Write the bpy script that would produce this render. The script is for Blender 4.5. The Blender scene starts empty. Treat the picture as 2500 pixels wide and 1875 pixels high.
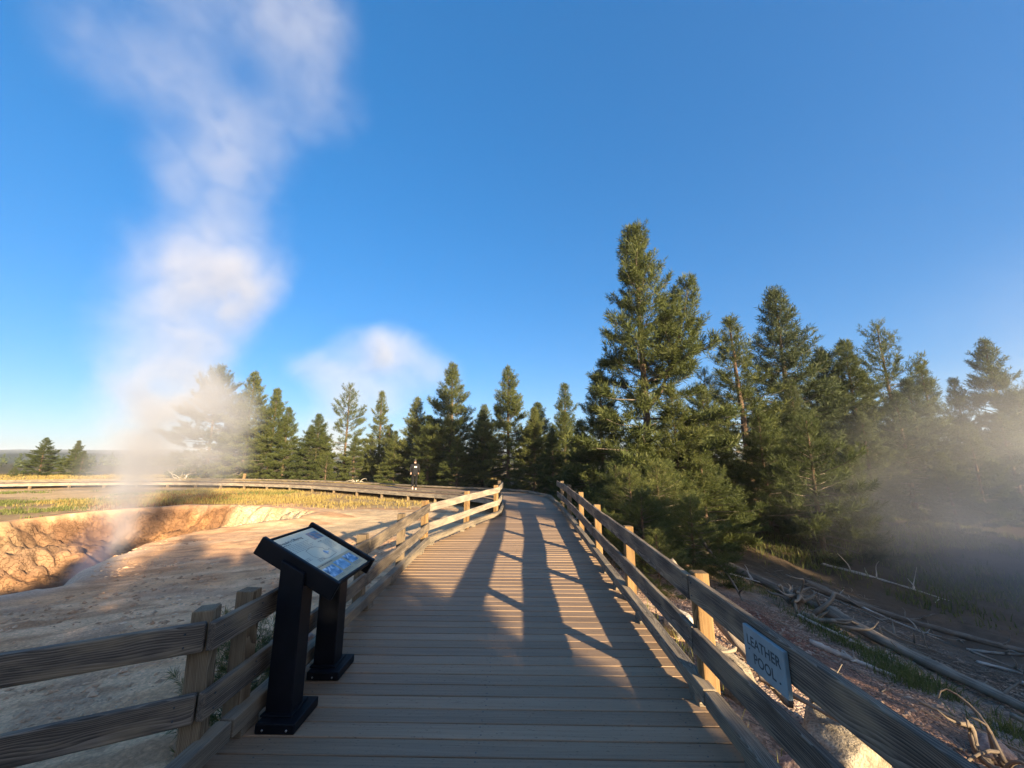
import bpy, bmesh, math, random
import numpy as np
from mathutils import Vector, Matrix, Quaternion

SC = bpy.context.scene
COL = SC.collection
R = math.radians
RNG = np.random.default_rng(11)
random.seed(5)

# ------------------------------------------------------------------ camera
CAM_H = 1.65
PITCH = math.atan(182.5 / 940.0)
YAW = math.atan(20 / 940.0 * math.cos(PITCH))
cam = bpy.data.cameras.new('camera')
cam.sensor_width = 36.0
cam.lens = 940.0 / 2500.0 * 36.0
cam.clip_start = 0.05
cam.clip_end = 9000
cam_o = bpy.data.objects.new('camera', cam)
COL.objects.link(cam_o)
cam_o.location = (0, 0, CAM_H)
cam_o.rotation_euler = (math.pi / 2 + PITCH, 0, YAW)
SC.camera = cam_o

# ------------------------------------------------------------------ sky and sun
SUN_EL = R(13.4)
SUN_AZ = R(142.3)            # from +Y, clockwise: behind the viewer, to the right
world = bpy.data.worlds.new('World')
SC.world = world
world.use_nodes = True
wn = world.node_tree
sky = wn.nodes.new('ShaderNodeTexSky')
sky.sky_type = 'NISHITA'
sky.sun_disc = False
sky.sun_elevation = SUN_EL
sky.sun_rotation = SUN_AZ
sky.altitude = 2200
sky.air_density = 1.0
sky.dust_density = 10.0
sky.ozone_density = 3.5
hsv = wn.nodes.new('ShaderNodeHueSaturation')
hsv.inputs['Saturation'].default_value = 1.72
hsv.inputs['Hue'].default_value = 0.508
hsv.inputs['Value'].default_value = 1.0
gam = wn.nodes.new('ShaderNodeGamma')
gam.inputs['Gamma'].default_value = 0.54
wn.links.new(sky.outputs[0], gam.inputs['Color'])
wn.links.new(gam.outputs[0], hsv.inputs['Color'])
wn.links.new(hsv.outputs[0], wn.nodes['Background'].inputs[0])
wn.nodes['Background'].inputs[1].default_value = 0.115

sun = bpy.data.lights.new('sun', 'SUN')
sun.energy = 4.6
sun.angle = R(0.53)
sun.color = (1.0, 0.80, 0.52)
sun_o = bpy.data.objects.new('sun', sun)
COL.objects.link(sun_o)
sun_dir = Vector((math.sin(SUN_AZ) * math.cos(SUN_EL), math.cos(SUN_AZ) * math.cos(SUN_EL), math.sin(SUN_EL)))
sun_o.rotation_euler = (-sun_dir).to_track_quat('-Z', 'Y').to_euler()

SC.view_settings.view_transform = 'Standard'
SC.view_settings.look = 'None'
SC.view_settings.gamma = 1.0
SC.view_settings.exposure = 2.05
SC.render.engine = 'CYCLES'
SC.cycles.use_denoising = True
SC.cycles.denoising_input_passes = 'RGB_ALBEDO_NORMAL'
SC.cycles.denoising_prefilter = 'ACCURATE'
SC.cycles.max_bounces = 6
SC.cycles.diffuse_bounces = 3
SC.cycles.glossy_bounces = 2
SC.cycles.transmission_bounces = 3
SC.cycles.volume_bounces = 1
SC.cycles.transparent_max_bounces = 64
SC.cycles.volume_step_rate = 2.0
SC.cycles.volume_max_steps = 256

# ------------------------------------------------------------------ helpers
def tag(o, label=None, cat=None, group=None, kind=None):
    if label: o['label'] = label
    if cat: o['category'] = cat
    if group: o['group'] = group
    if kind: o['kind'] = kind
    return o

def link(name, data, parent=None, loc=None, rot=None, scale=None, mat=None):
    o = bpy.data.objects.new(name, data)
    COL.objects.link(o)
    if parent: o.parent = parent
    if loc is not None: o.location = loc
    if rot is not None: o.rotation_euler = rot
    if scale is not None: o.scale = scale
    if mat is not None and data is not None and not data.materials:
        data.materials.append(mat)
    return o

def empty(name, loc=(0, 0, 0), rz=0.0, parent=None):
    o = bpy.data.objects.new(name, None)
    o.empty_display_size = 0.2
    COL.objects.link(o)
    o.location = loc
    o.rotation_euler = (0, 0, rz)
    if parent: o.parent = parent
    return o

def mesh(name, verts, faces, mat=None, smooth=False):
    me = bpy.data.meshes.new(name)
    me.from_pydata([tuple(v) for v in verts], [], faces)
    if smooth: me.shade_smooth()
    if mat: me.materials.append(mat)
    me.update()
    return me

def np_mesh(name, V, F, mat=None, smooth=False):
    """fast mesh from numpy arrays, F of shape (n,3) or (n,4)"""
    me = bpy.data.meshes.new(name)
    n, k = F.shape
    me.vertices.add(len(V))
    me.vertices.foreach_set('co', np.ascontiguousarray(V, dtype=np.float32).ravel())
    me.loops.add(n * k)
    me.loops.foreach_set('vertex_index', np.ascontiguousarray(F, dtype=np.int32).ravel())
    me.polygons.add(n)
    me.polygons.foreach_set('loop_start', np.arange(0, n * k, k, dtype=np.int32))
    me.update(calc_edges=True)
    me.polygons.foreach_set('use_smooth', np.full(n, smooth))
    if mat: me.materials.append(mat)
    return me

def bm_mesh(name, bm, mat=None, smooth=False):
    me = bpy.data.meshes.new(name)
    bm.to_mesh(me); bm.free()
    if smooth: me.shade_smooth()
    if mat: me.materials.append(mat)
    return me

def box_mesh(name, sx, sy, sz, mat, bevel=0.005, seg=2, origin=(0, 0, 0), cuts=0, jitter=0.0, seed=0):
    """box centred on origin (metres), optionally cut along X and jittered so that it is not ruler-straight"""
    bm = bmesh.new()
    bmesh.ops.create_cube(bm, size=1.0)
    bmesh.ops.scale(bm, vec=(sx, sy, sz), verts=bm.verts)
    if cuts:
        ed = [e for e in bm.edges if abs((e.verts[0].co - e.verts[1].co).x) > sx * .5]
        bmesh.ops.subdivide_edges(bm, edges=ed, cuts=cuts, use_grid_fill=False)
    if bevel:
        ed = [e for e in bm.edges if len(e.link_faces) == 2 and e.calc_face_angle(0) > 0.5]
        bmesh.ops.bevel(bm, geom=ed, offset=bevel, segments=seg, profile=0.5, affect='EDGES')
    if jitter:
        rs = random.Random(seed)
        ph = [rs.uniform(0, 6) for _ in range(4)]
        for v in bm.verts:
            t = v.co.x
            v.co.z += jitter * (math.sin(t * 2.1 + ph[0]) + .5 * math.sin(t * 5.7 + ph[1])) + rs.uniform(-1, 1) * jitter * .25
            v.co.y += jitter * (math.sin(t * 1.7 + ph[2]) + .5 * math.sin(t * 4.3 + ph[3])) + rs.uniform(-1, 1) * jitter * .2
    bmesh.ops.translate(bm, vec=origin, verts=bm.verts)
    return bm_mesh(name, bm, mat)

# value noise in numpy
def _hash(ix, iy, seed):
    h = (ix.astype(np.int64) * 374761393 + iy.astype(np.int64) * 668265263 + seed * 974711) & 0xffffffff
    h = ((h ^ (h >> 13)) * 1274126177) & 0xffffffff
    return ((h ^ (h >> 16)) & 0xffff) / 65535.0

def vnoise(x, y, seed=0):
    x = np.asarray(x, float); y = np.asarray(y, float)
    ix = np.floor(x); iy = np.floor(y)
    fx = x - ix; fy = y - iy
    fx = fx * fx * (3 - 2 * fx); fy = fy * fy * (3 - 2 * fy)
    a = _hash(ix, iy, seed); b = _hash(ix + 1, iy, seed)
    c = _hash(ix, iy + 1, seed); d = _hash(ix + 1, iy + 1, seed)
    return (a + (b - a) * fx) * (1 - fy) + (c + (d - c) * fx) * fy

def fbm(x, y, seed=0, octv=4):
    s = 0; a = 1.0; t = 0
    for k in range(octv):
        s = s + a * vnoise(x * 2 ** k + 17.3 * k, y * 2 ** k - 9.1 * k, seed + k)
        t += a; a *= 0.5
    return s / t

def sstep(a, b, x):
    t = np.clip((np.asarray(x, float) - a) / (b - a), 0, 1)
    return t * t * (3 - 2 * t)

# ------------------------------------------------------------------ materials
def new_mat(name):
    m = bpy.data.materials.new(name)
    m.use_nodes = True
    nt = m.node_tree
    nt.nodes.clear()
    out = nt.nodes.new('ShaderNodeOutputMaterial')
    b = nt.nodes.new('ShaderNodeBsdfPrincipled')
    nt.links.new(b.outputs[0], out.inputs[0])
    return m, nt, b, out

def N(nt, typ, **kw):
    n = nt.nodes.new(typ)
    for k, v in kw.items():
        if k in n.inputs: n.inputs[k].default_value = v
        else: setattr(n, k, v)
    return n

def ramp(nt, fac, stops, interp='LINEAR'):
    r = nt.nodes.new('ShaderNodeValToRGB')
    cr = r.color_ramp
    cr.interpolation = interp
    while len(cr.elements) < len(stops): cr.elements.new(0.5)
    for e, (p, c) in zip(cr.elements, stops):
        e.position = p
        e.color = (c[0], c[1], c[2], 1) if hasattr(c, '__len__') else (c, c, c, 1)
    nt.links.new(fac, r.inputs[0])
    return r.outputs[0]

def mixc(nt, fac, a, b, mode='MIX'):
    m = nt.nodes.new('ShaderNodeMix')
    m.data_type = 'RGBA'; m.blend_type = mode
    for s, v in ((m.inputs[0], fac), (m.inputs[6], a), (m.inputs[7], b)):
        if hasattr(v, 'links') or hasattr(v, 'is_linked'): nt.links.new(v, s)
        elif hasattr(v, '__len__'): s.default_value = (*v[:3], 1)
        else: s.default_value = v
    return m.outputs[2]

def math_n(nt, op, a, b=0.0, c=0.0):
    m = nt.nodes.new('ShaderNodeMath'); m.operation = op
    for s, v in zip(m.inputs, (a, b, c)):
        if hasattr(v, 'is_linked'): nt.links.new(v, s)
        else: s.default_value = v
    return m.outputs[0]

def bump(nt, bsdf, height, strength=0.3, dist=0.01, prev=None):
    b = nt.nodes.new('ShaderNodeBump')
    b.inputs['Strength'].default_value = strength
    b.inputs['Distance'].default_value = dist
    nt.links.new(height, b.inputs['Height'])
    if prev is not None: nt.links.new(prev, b.inputs['Normal'])
    nt.links.new(b.outputs[0], bsdf.inputs['Normal'])
    return b.outputs[0]

def wood_mat(name, dark, mid, light, axis='X', ring=52.0, rough=0.85, bumpk=0.55, worn=None):
    """weathered sawn timber: distorted growth rings about the long axis, fibres, cracks"""
    m, nt, b, out = new_mat(name)
    tc = N(nt, 'ShaderNodeTexCoord')
    oi = N(nt, 'ShaderNodeObjectInfo')
    off = N(nt, 'ShaderNodeVectorMath', operation='SCALE')
    comb = N(nt, 'ShaderNodeCombineXYZ')
    comb.inputs[0].default_value = 37.0; comb.inputs[1].default_value = .55; comb.inputs[2].default_value = .38
    nt.links.new(comb.outputs[0], off.inputs[0]); nt.links.new(oi.outputs['Random'], off.inputs['Scale'])
    add = N(nt, 'ShaderNodeVectorMath', operation='ADD')
    nt.links.new(tc.outputs['Object'], add.inputs[0]); nt.links.new(off.outputs[0], add.inputs[1])
    def mapped(sc):
        mp = N(nt, 'ShaderNodeMapping'); mp.inputs['Scale'].default_value = sc
        nt.links.new(add.outputs[0], mp.inputs[0]); return mp.outputs[0]
    L = {'X': lambda a, c: (a, c, c), 'Z': lambda a, c: (c, c, a), 'Y': lambda a, c: (c, a, c)}[axis]
    # low frequency wander of the pith, makes cathedral figure and knots
    n1 = N(nt, 'ShaderNodeTexNoise'); n1.inputs['Scale'].default_value = 1.0; n1.inputs['Detail'].default_value = 2
    nt.links.new(mapped(L(1.3, 4.0)), n1.inputs['Vector'])
    sub = N(nt, 'ShaderNodeVectorMath', operation='SUBTRACT'); sub.inputs[1].default_value = (.5, .5, .5)
    nt.links.new(n1.outputs['Color'], sub.inputs[0])
    scl = N(nt, 'ShaderNodeVectorMath', operation='SCALE'); scl.inputs['Scale'].default_value = 0.085
    nt.links.new(sub.outputs[0], scl.inputs[0])
    ad2 = N(nt, 'ShaderNodeVectorMath', operation='ADD')
    nt.links.new(mapped(L(0.05, 1.0)), ad2.inputs[0]); nt.links.new(scl.outputs[0], ad2.inputs[1])
    wv = N(nt, 'ShaderNodeTexWave'); wv.wave_type = 'RINGS'; wv.rings_direction = axis; wv.wave_profile = 'SAW'
    wv.inputs['Scale'].default_value = ring; wv.inputs['Distortion'].default_value = 0.35
    wv.inputs['Detail'].default_value = 2.0; wv.inputs['Detail Scale'].default_value = 1.5
    nt.links.new(ad2.outputs[0], wv.inputs['Vector'])
    fib = N(nt, 'ShaderNodeTexNoise'); fib.inputs['Scale'].default_value = 1.0; fib.inputs['Detail'].default_value = 5
    fib.inputs['Roughness'].default_value = .65
    nt.links.new(mapped(L(2.2, 120.0)), fib.inputs['Vector'])
    blot = N(nt, 'ShaderNodeTexNoise'); blot.inputs['Scale'].default_value = 1.0; blot.inputs['Detail'].default_value = 4
    nt.links.new(mapped(L(2.5, 9.0)), blot.inputs['Vector'])
    g = math_n(nt, 'ADD', math_n(nt, 'MULTIPLY', wv.outputs['Fac'], .34), math_n(nt, 'MULTIPLY', fib.outputs['Fac'], .72))
    g = math_n(nt, 'ADD', g, math_n(nt, 'MULTIPLY', math_n(nt, 'SUBTRACT', blot.outputs['Fac'], .5), .6))
    col = ramp(nt, g, [(.22, dark), (.5, mid), (.82, light)])
    if worn:
        wn_ = ramp(nt, blot.outputs['Fac'], [(.5, 0.0), (.68, 1.0)])
        col = mixc(nt, wn_, col, mixc(nt, .6, col, worn))
    nt.links.new(col, b.inputs['Base Color'])
    b.inputs['Roughness'].default_value = rough
    b.inputs['Specular IOR Level'].default_value = 0.25
    # cracks: very thin fibres
    crk = ramp(nt, fib.outputs['Fac'], [(.30, 0.0), (.42, 1.0)])
    hgt = math_n(nt, 'ADD', math_n(nt, 'MULTIPLY', wv.outputs['Fac'], .5), math_n(nt, 'MULTIPLY', crk, .5))
    bump(nt, b, hgt, bumpk, 0.006)
    return m

M = {}
M['rail'] = wood_mat('weathered_rail', (.022, .019, .017), (.112, .089, .068), (.31, .25, .19), worn=(.30, .22, .13))
M['rail_pale'] = wood_mat('pale_rail', (.06, .048, .038), (.24, .20, .155), (.44, .37, .28), worn=(.40, .33, .22))  # paler tone of the rail timber, for far rails and edge beams
M['post'] = wood_mat('sunlit_post', (.07, .036, .013), (.235, .135, .055), (.38, .25, .12), axis='Z', ring=44)  # post timber with the orange of direct sun put into its colour
M['post_shaded'] = wood_mat('shaded_post', (.045, .03, .018), (.15, .105, .062), (.29, .22, .14), axis='Z', ring=44)  # same timber painted darker, for posts standing in shade
M['kerb'] = wood_mat('weathered_kerb', (.04, .033, .026), (.16, .13, .095), (.33, .275, .205), worn=(.27, .20, .12))

def deck_mat():
    m, nt, b, out = new_mat('composite_deck')
    tc = N(nt, 'ShaderNodeTexCoord'); oi = N(nt, 'ShaderNodeObjectInfo')
    add = N(nt, 'ShaderNodeVectorMath', operation='ADD')
    sc = N(nt, 'ShaderNodeVectorMath', operation='SCALE'); sc.inputs[0].default_value = (31, 17, 3)
    nt.links.new(oi.outputs['Random'], sc.inputs['Scale'])
    nt.links.new(tc.outputs['Object'], add.inputs[0]); nt.links.new(sc.outputs[0], add.inputs[1])
    def mp(s):
        q = N(nt, 'ShaderNodeMapping'); q.inputs['Scale'].default_value = s
        nt.links.new(add.outputs[0], q.inputs[0]); return q.outputs[0]
    f = N(nt, 'ShaderNodeTexNoise'); f.inputs['Scale'].default_value = 1; f.inputs['Detail'].default_value = 6; f.inputs['Roughness'].default_value = .7
    nt.links.new(mp((5, 75, 20)), f.inputs['Vector'])
    g = N(nt, 'ShaderNodeTexNoise'); g.inputs['Scale'].default_value = 1; g.inputs['Detail'].default_value = 4
    nt.links.new(mp((1.1, 4, 1)), g.inputs['Vector'])
    d = N(nt, 'ShaderNodeTexNoise'); d.inputs['Scale'].default_value = 110; d.inputs['Detail'].default_value = 2
    nt.links.new(add.outputs[0], d.inputs['Vector'])
    t = math_n(nt, 'ADD', math_n(nt, 'MULTIPLY', f.outputs['Fac'], .55), math_n(nt, 'MULTIPLY', g.outputs['Fac'], .45))
    col = ramp(nt, t, [(.30, (.17, .108, .064)), (.52, (.29, .192, .117)), (.75, (.39, .268, .17))])
    # each board a slightly different tone
    tone = math_n(nt, 'ADD', math_n(nt, 'MULTIPLY', oi.outputs['Random'], .34), .83)
    v = N(nt, 'ShaderNodeHueSaturation'); nt.links.new(col, v.inputs['Color']); nt.links.new(tone, v.inputs['Value'])
    spk = ramp(nt, d.outputs['Fac'], [(.28, .55), (.36, 1.0)])
    col = mixc(nt, 1.0, v.outputs[0], spk, 'MULTIPLY')
    nt.links.new(col, b.inputs['Base Color'])
    rr = ramp(nt, g.outputs['Fac'], [(.3, .5), (.7, .72)])
    nt.links.new(rr, b.inputs['Roughness'])
    b.inputs['Specular IOR Level'].default_value = .35
    bump(nt, b, f.outputs['Fac'], .45, .004)
    return m
M['deck'] = deck_mat()

def flat_mat(name, col, rough=.6, metal=0.0, var=.12, scale=30, bmp=.1, spec=.5):
    m, nt, b, out = new_mat(name)
    tc = N(nt, 'ShaderNodeTexCoord')
    n = N(nt, 'ShaderNodeTexNoise'); n.inputs['Scale'].default_value = scale; n.inputs['Detail'].default_value = 4
    nt.links.new(tc.outputs['Object'], n.inputs['Vector'])
    lo = tuple(c * (1 - var) for c in col); hi = tuple(c * (1 + var) for c in col)
    nt.links.new(ramp(nt, n.outputs['Fac'], [(.3, lo), (.7, hi)]), b.inputs['Base Color'])
    b.inputs['Roughness'].default_value = rough
    b.inputs['Metallic'].default_value = metal
    b.inputs['Specular IOR Level'].default_value = spec
    if bmp: bump(nt, b, n.outputs['Fac'], bmp, .003)
    return m

M['black_metal'] = flat_mat('black_painted_metal', (.0045, .005, .0075), .5, 0, .35, 9, .05, .22)
M['bolt'] = flat_mat('steel_bolt', (.35, .34, .33), .35, 1.0)
M['joist'] = flat_mat('dark_joist', (.07, .055, .04), .9, 0, .4, 6)
M['sign_teal'] = flat_mat('teal_sign_paint', (.20, .26, .275), .6, 0, .16, 9, .12)
M['sign_ink'] = flat_mat('routed_letter', (.04, .055, .062), .8)
M['ink'] = flat_mat('printed_ink', (.04, .045, .05), .5, bmp=0)
M['ink_grey'] = flat_mat('printed_text', (.16, .17, .17), .5, bmp=0)
M['print_cream'] = flat_mat('panel_print', (.60, .60, .46), .6, 0, .03, 5, 0, .2)
M['print_tan'] = flat_mat('panel_tan_band', (.46, .42, .28), .6, 0, .03, 5, 0, .2)

def photo_mat(name, stops, scale, seed):
    m, nt, b, out = new_mat(name)
    tc = N(nt, 'ShaderNodeTexCoord')
    mp = N(nt, 'ShaderNodeMapping'); mp.inputs['Location'].default_value = (seed * 3.7, seed * 1.9, seed)
    nt.links.new(tc.outputs['Object'], mp.inputs[0])
    n = N(nt, 'ShaderNodeTexNoise'); n.inputs['Scale'].default_value = scale; n.inputs['Detail'].default_value = 6
    n.inputs['Distortion'].default_value = .8
    nt.links.new(mp.outputs[0], n.inputs['Vector'])
    nt.links.new(ramp(nt, n.outputs['Fac'], stops), b.inputs['Base Color'])
    b.inputs['Roughness'].default_value = .35
    return m
M['photo_a'] = photo_mat('print_photo_steam', [(.3, (.03, .05, .05)), (.45, (.12, .22, .30)), (.52, (.35, .20, .14)), (.66, (.45, .33, .26))], 14, 1)
M['photo_b'] = photo_mat('print_photo_blue', [(.32, (.02, .05, .10)), (.47, (.10, .22, .38)), (.58, (.25, .42, .60)), (.7, (.7, .75, .8))], 24, 2)
M['photo_c'] = photo_mat('print_photo_pool', [(.30, (.03, .07, .12)), (.48, (.16, .32, .48)), (.60, (.33, .48, .62)), (.74, (.75, .78, .8))], 16, 3)

def ground_mat():
    m, nt, b, out = new_mat('thermal_ground')
    at = N(nt, 'ShaderNodeAttribute'); at.attribute_name = 'gcol'
    mk = N(nt, 'ShaderNodeAttribute'); mk.attribute_name = 'gmask'     # r crack, g coarse gravel, b needles/soil
    sep = N(nt, 'ShaderNodeSeparateColor'); nt.links.new(mk.outputs['Color'], sep.inputs[0])
    tc = N(nt, 'ShaderNodeTexCoord')
    def noise(s, det, rough=.6, dist=0.0):
        n = N(nt, 'ShaderNodeTexNoise'); n.inputs['Scale'].default_value = s; n.inputs['Detail'].default_value = det
        n.inputs['Roughness'].default_value = rough; n.inputs['Distortion'].default_value = dist
        nt.links.new(tc.outputs['Object'], n.inputs['Vector']); return n.outputs['Fac']
    n1 = noise(2.3, 8, .68); n2 = noise(26, 6, .7); n3 = noise(110, 3, .6)
    f1 = ramp(nt, n1, [(.25, .68), (.5, 1.0), (.75, 1.28)])
    f2 = ramp(nt, n2, [(.3, .78), (.5, 1.0), (.7, 1.22)])
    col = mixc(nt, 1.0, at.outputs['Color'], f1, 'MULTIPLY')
    col = mixc(nt, 1.0, col, f2, 'MULTIPLY')
    # gravel: pale and dark chips where the coarse mask says so
    vg = N(nt, 'ShaderNodeTexVoronoi'); vg.inputs['Scale'].default_value = 42
    nt.links.new(tc.outputs['Object'], vg.inputs['Vector'])
    chip = ramp(nt, vg.outputs['Color'], [(.35, .45), (.6, .95), (.9, 1.55)])
    col = mixc(nt, math_n(nt, 'MULTIPLY', sep.outputs[1], .85), col, mixc(nt, 1.0, col, chip, 'MULTIPLY'))
    # cracked crust
    dst = N(nt, 'ShaderNodeTexNoise'); dst.inputs['Scale'].default_value = 3.0; dst.inputs['Detail'].default_value = 3
    nt.links.new(tc.outputs['Object'], dst.inputs['Vector'])
    dv = N(nt, 'ShaderNodeVectorMath', operation='SCALE'); dv.inputs['Scale'].default_value = .7
    nt.links.new(dst.outputs['Color'], dv.inputs[0])
    da = N(nt, 'ShaderNodeVectorMath', operation='ADD')
    nt.links.new(tc.outputs['Object'], da.inputs[0]); nt.links.new(dv.outputs[0], da.inputs[1])
    vc = N(nt, 'ShaderNodeTexVoronoi'); vc.feature = 'DISTANCE_TO_EDGE'; vc.inputs['Scale'].default_value = 5.5
    nt.links.new(da.outputs[0], vc.inputs['Vector'])
    crack = ramp(nt, vc.outputs['Distance'], [(.0, 0.0), (.05, 1.0)])
    cinv = math_n(nt, 'MULTIPLY', math_n(nt, 'SUBTRACT', 1.0, crack), sep.outputs[0])
    col = mixc(nt, math_n(nt, 'MULTIPLY', cinv, .5), col, (.10, .055, .03))
    nt.links.new(col, b.inputs['Base Color'])
    b.inputs['Roughness'].default_value = .92
    b.inputs['Specular IOR Level'].default_value = .15
    h = math_n(nt, 'ADD', math_n(nt, 'MULTIPLY', n2, .6), math_n(nt, 'MULTIPLY', n3, .25))
    h = math_n(nt, 'ADD', h, math_n(nt, 'MULTIPLY', math_n(nt, 'MULTIPLY', vg.outputs['Distance'], sep.outputs[1]), -.9))
    h = math_n(nt, 'SUBTRACT', h, math_n(nt, 'MULTIPLY', cinv, 1.0))
    bump(nt, b, h, .8, .03)
    return m
M['ground'] = ground_mat()

def rock_mat(name, a, bcol, c, scale=4):
    m, nt, b, out = new_mat(name)
    tc = N(nt, 'ShaderNodeTexCoord')
    n = N(nt, 'ShaderNodeTexNoise'); n.inputs['Scale'].default_value = scale; n.inputs['Detail'].default_value = 9; n.inputs['Roughness'].default_value = .7
    nt.links.new(tc.outputs['Object'], n.inputs['Vector'])
    v = N(nt, 'ShaderNodeTexNoise'); v.inputs['Scale'].default_value = scale * 9; v.inputs['Detail'].default_value = 5
    nt.links.new(tc.outputs['Object'], v.inputs['Vector'])
    col = ramp(nt, n.outputs['Fac'], [(.3, a), (.5, bcol), (.7, c)])
    col = mixc(nt, 1.0, col, ramp(nt, v.outputs['Fac'], [(.3, .6), (.6, 1.15)]), 'MULTIPLY')
    nt.links.new(col, b.inputs['Base Color'])
    b.inputs['Roughness'].default_value = .9; b.inputs['Specular IOR Level'].default_value = .2
    h = math_n(nt, 'ADD', n.outputs['Fac'], math_n(nt, 'MULTIPLY', v.outputs['Fac'], .4))
    bump(nt, b, h, .9, .04)
    return m
M['rock_pink'] = rock_mat('pink_sinter_rock', (.20, .12, .09), (.36, .25, .20), (.50, .40, .33))
M['rock_pale'] = rock_mat('pale_rock', (.20, .16, .12), (.40, .34, .26), (.58, .52, .43))
M['rock_tan'] = rock_mat('lichened_rock', (.10, .085, .06), (.30, .24, .165), (.48, .40, .29), 6)
M['gravel'] = rock_mat('gravel_chips', (.20, .125, .08), (.36, .245, .17), (.52, .40, .30), 1.2)
M['gravel_sand'] = rock_mat('sand_coloured_chips', (.26, .14, .075), (.48, .29, .165), (.74, .54, .36), 1.2)
M['rock_ochre'] = rock_mat('ochre_rock', (.17, .085, .035), (.31, .165, .07), (.42, .26, .125))

def dead_mat(name, dark, light):
    m, nt, b, out = new_mat(name)
    tc = N(nt, 'ShaderNodeTexCoord')
    mp = N(nt, 'ShaderNodeMapping'); mp.inputs['Scale'].default_value = (2.2, 30, 30)
    nt.links.new(tc.outputs['UV'], mp.inputs[0])
    mp.inputs['Scale'].default_value = (1.6, 14, 1)
    n = N(nt, 'ShaderNodeTexNoise'); n.inputs['Scale'].default_value = 1; n.inputs['Detail'].default_value = 6; n.inputs['Roughness'].default_value = .7
    nt.links.new(mp.outputs[0], n.inputs['Vector'])
    k = N(nt, 'ShaderNodeTexNoise'); k.inputs['Scale'].default_value = 5; k.inputs['Detail'].default_value = 4
    nt.links.new(tc.outputs['Object'], k.inputs['Vector'])
    t = math_n(nt, 'ADD', math_n(nt, 'MULTIPLY', n.outputs['Fac'], .7), math_n(nt, 'MULTIPLY', k.outputs['Fac'], .3))
    nt.links.new(ramp(nt, t, [(.32, dark), (.62, light)]), b.inputs['Base Color'])
    b.inputs['Roughness'].default_value = .85; b.inputs['Specular IOR Level'].default_value = .2
    bump(nt, b, n.outputs['Fac'], .8, .012)
    return m
M['dead'] = dead_mat('bleached_deadwood', (.085, .062, .043), (.40, .32, .235))
M['dead_dark'] = dead_mat('grey_deadwood', (.05, .036, .025), (.29, .225, .165))
M['dead_white'] = dead_mat('white_deadwood', (.26, .21, .165), (.66, .58, .48))
M['bark'] = dead_mat('pine_bark', (.045, .028, .018), (.20, .13, .085))
M['twig'] = dead_mat('dry_twig', (.06, .048, .036), (.22, .18, .135))

def leaf_mat(name, dark, mid, light, trans=.25, attr='tint'):
    m, nt, b, out = new_mat(name)
    at = N(nt, 'ShaderNodeAttribute'); at.attribute_name = attr
    oi = N(nt, 'ShaderNodeObjectInfo')
    f = math_n(nt, 'ADD', math_n(nt, 'MULTIPLY', at.outputs['Fac'], .68), math_n(nt, 'MULTIPLY', oi.outputs['Random'], .34))
    col = ramp(nt, f, [(.1, dark), (.55, mid), (.95, light)])
    nt.links.new(col, b.inputs['Base Color'])
    b.inputs['Roughness'].default_value = .62
    b.inputs['Specular IOR Level'].default_value = .25
    tr = N(nt, 'ShaderNodeBsdfTranslucent'); nt.links.new(col, tr.inputs[0])
    mx = N(nt, 'ShaderNodeMixShader'); mx.inputs[0].default_value = trans
    nt.links.new(b.outputs[0], mx.inputs[1]); nt.links.new(tr.outputs[0], mx.inputs[2])
    nt.links.new(mx.outputs[0], out.inputs[0])
    return m
M['needle'] = leaf_mat('pine_needles', (.030, .042, .012), (.074, .092, .024), (.140, .142, .040))
M['needle_cool'] = leaf_mat('pine_needles_cool', (.026, .040, .016), (.060, .078, .028), (.105, .116, .045))
M['grass_gold'] = leaf_mat('golden_grass', (.20, .13, .04), (.34, .25, .075), (.46, .36, .12), .3)
M['grass_green'] = leaf_mat('green_grass', (.045, .065, .015), (.12, .14, .035), (.24, .22, .07), .3)
M['grass_red'] = leaf_mat('russet_grass', (.16, .07, .03), (.28, .14, .05), (.36, .24, .09), .3)

# ------------------------------------------------------------------ terrain
PIT = [(-19, 3.5), (-13, 5.2), (-9.4, 6.6), (-8.4, 7.5), (-9.7, 9.3), (-10.2, 10.8), (-10.0, 12.2), (-9.0, 13.2), (-8.0, 14.0),
       (-8.0, 15.2), (-9.6, 16.3), (-11.6, 16.9), (-14.6, 17.2), (-16.4, 15.2), (-16.2, 12.6), (-17.5, 9.0), (-22, 7.0)]

def poly_sd(x, y, P):
    """signed distance, positive inside"""
    x = np.asarray(x, float); y = np.asarray(y, float)
    d = np.full(x.shape, 1e18); inside = np.zeros(x.shape, bool)
    n = len(P)
    for i in range(n):
        ax, ay = P[i]; bx, by = P[(i + 1) % n]
        ex, ey = bx - ax, by - ay
        t = np.clip(((x - ax) * ex + (y - ay) * ey) / (ex * ex + ey * ey), 0, 1)
        d = np.minimum(d, (x - ax - t * ex) ** 2 + (y - ay - t * ey) ** 2)
        c = ((ay > y) != (by > y)) & (x < (bx - ax) * (y - ay) / (by - ay + 1e-12) + ax)
        inside ^= c
    d = np.sqrt(d)
    return np.where(inside, d, -d)

POOL = (25.0, 9.5, 8.0, 6.0)
WATER_Z = -2.35

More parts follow.
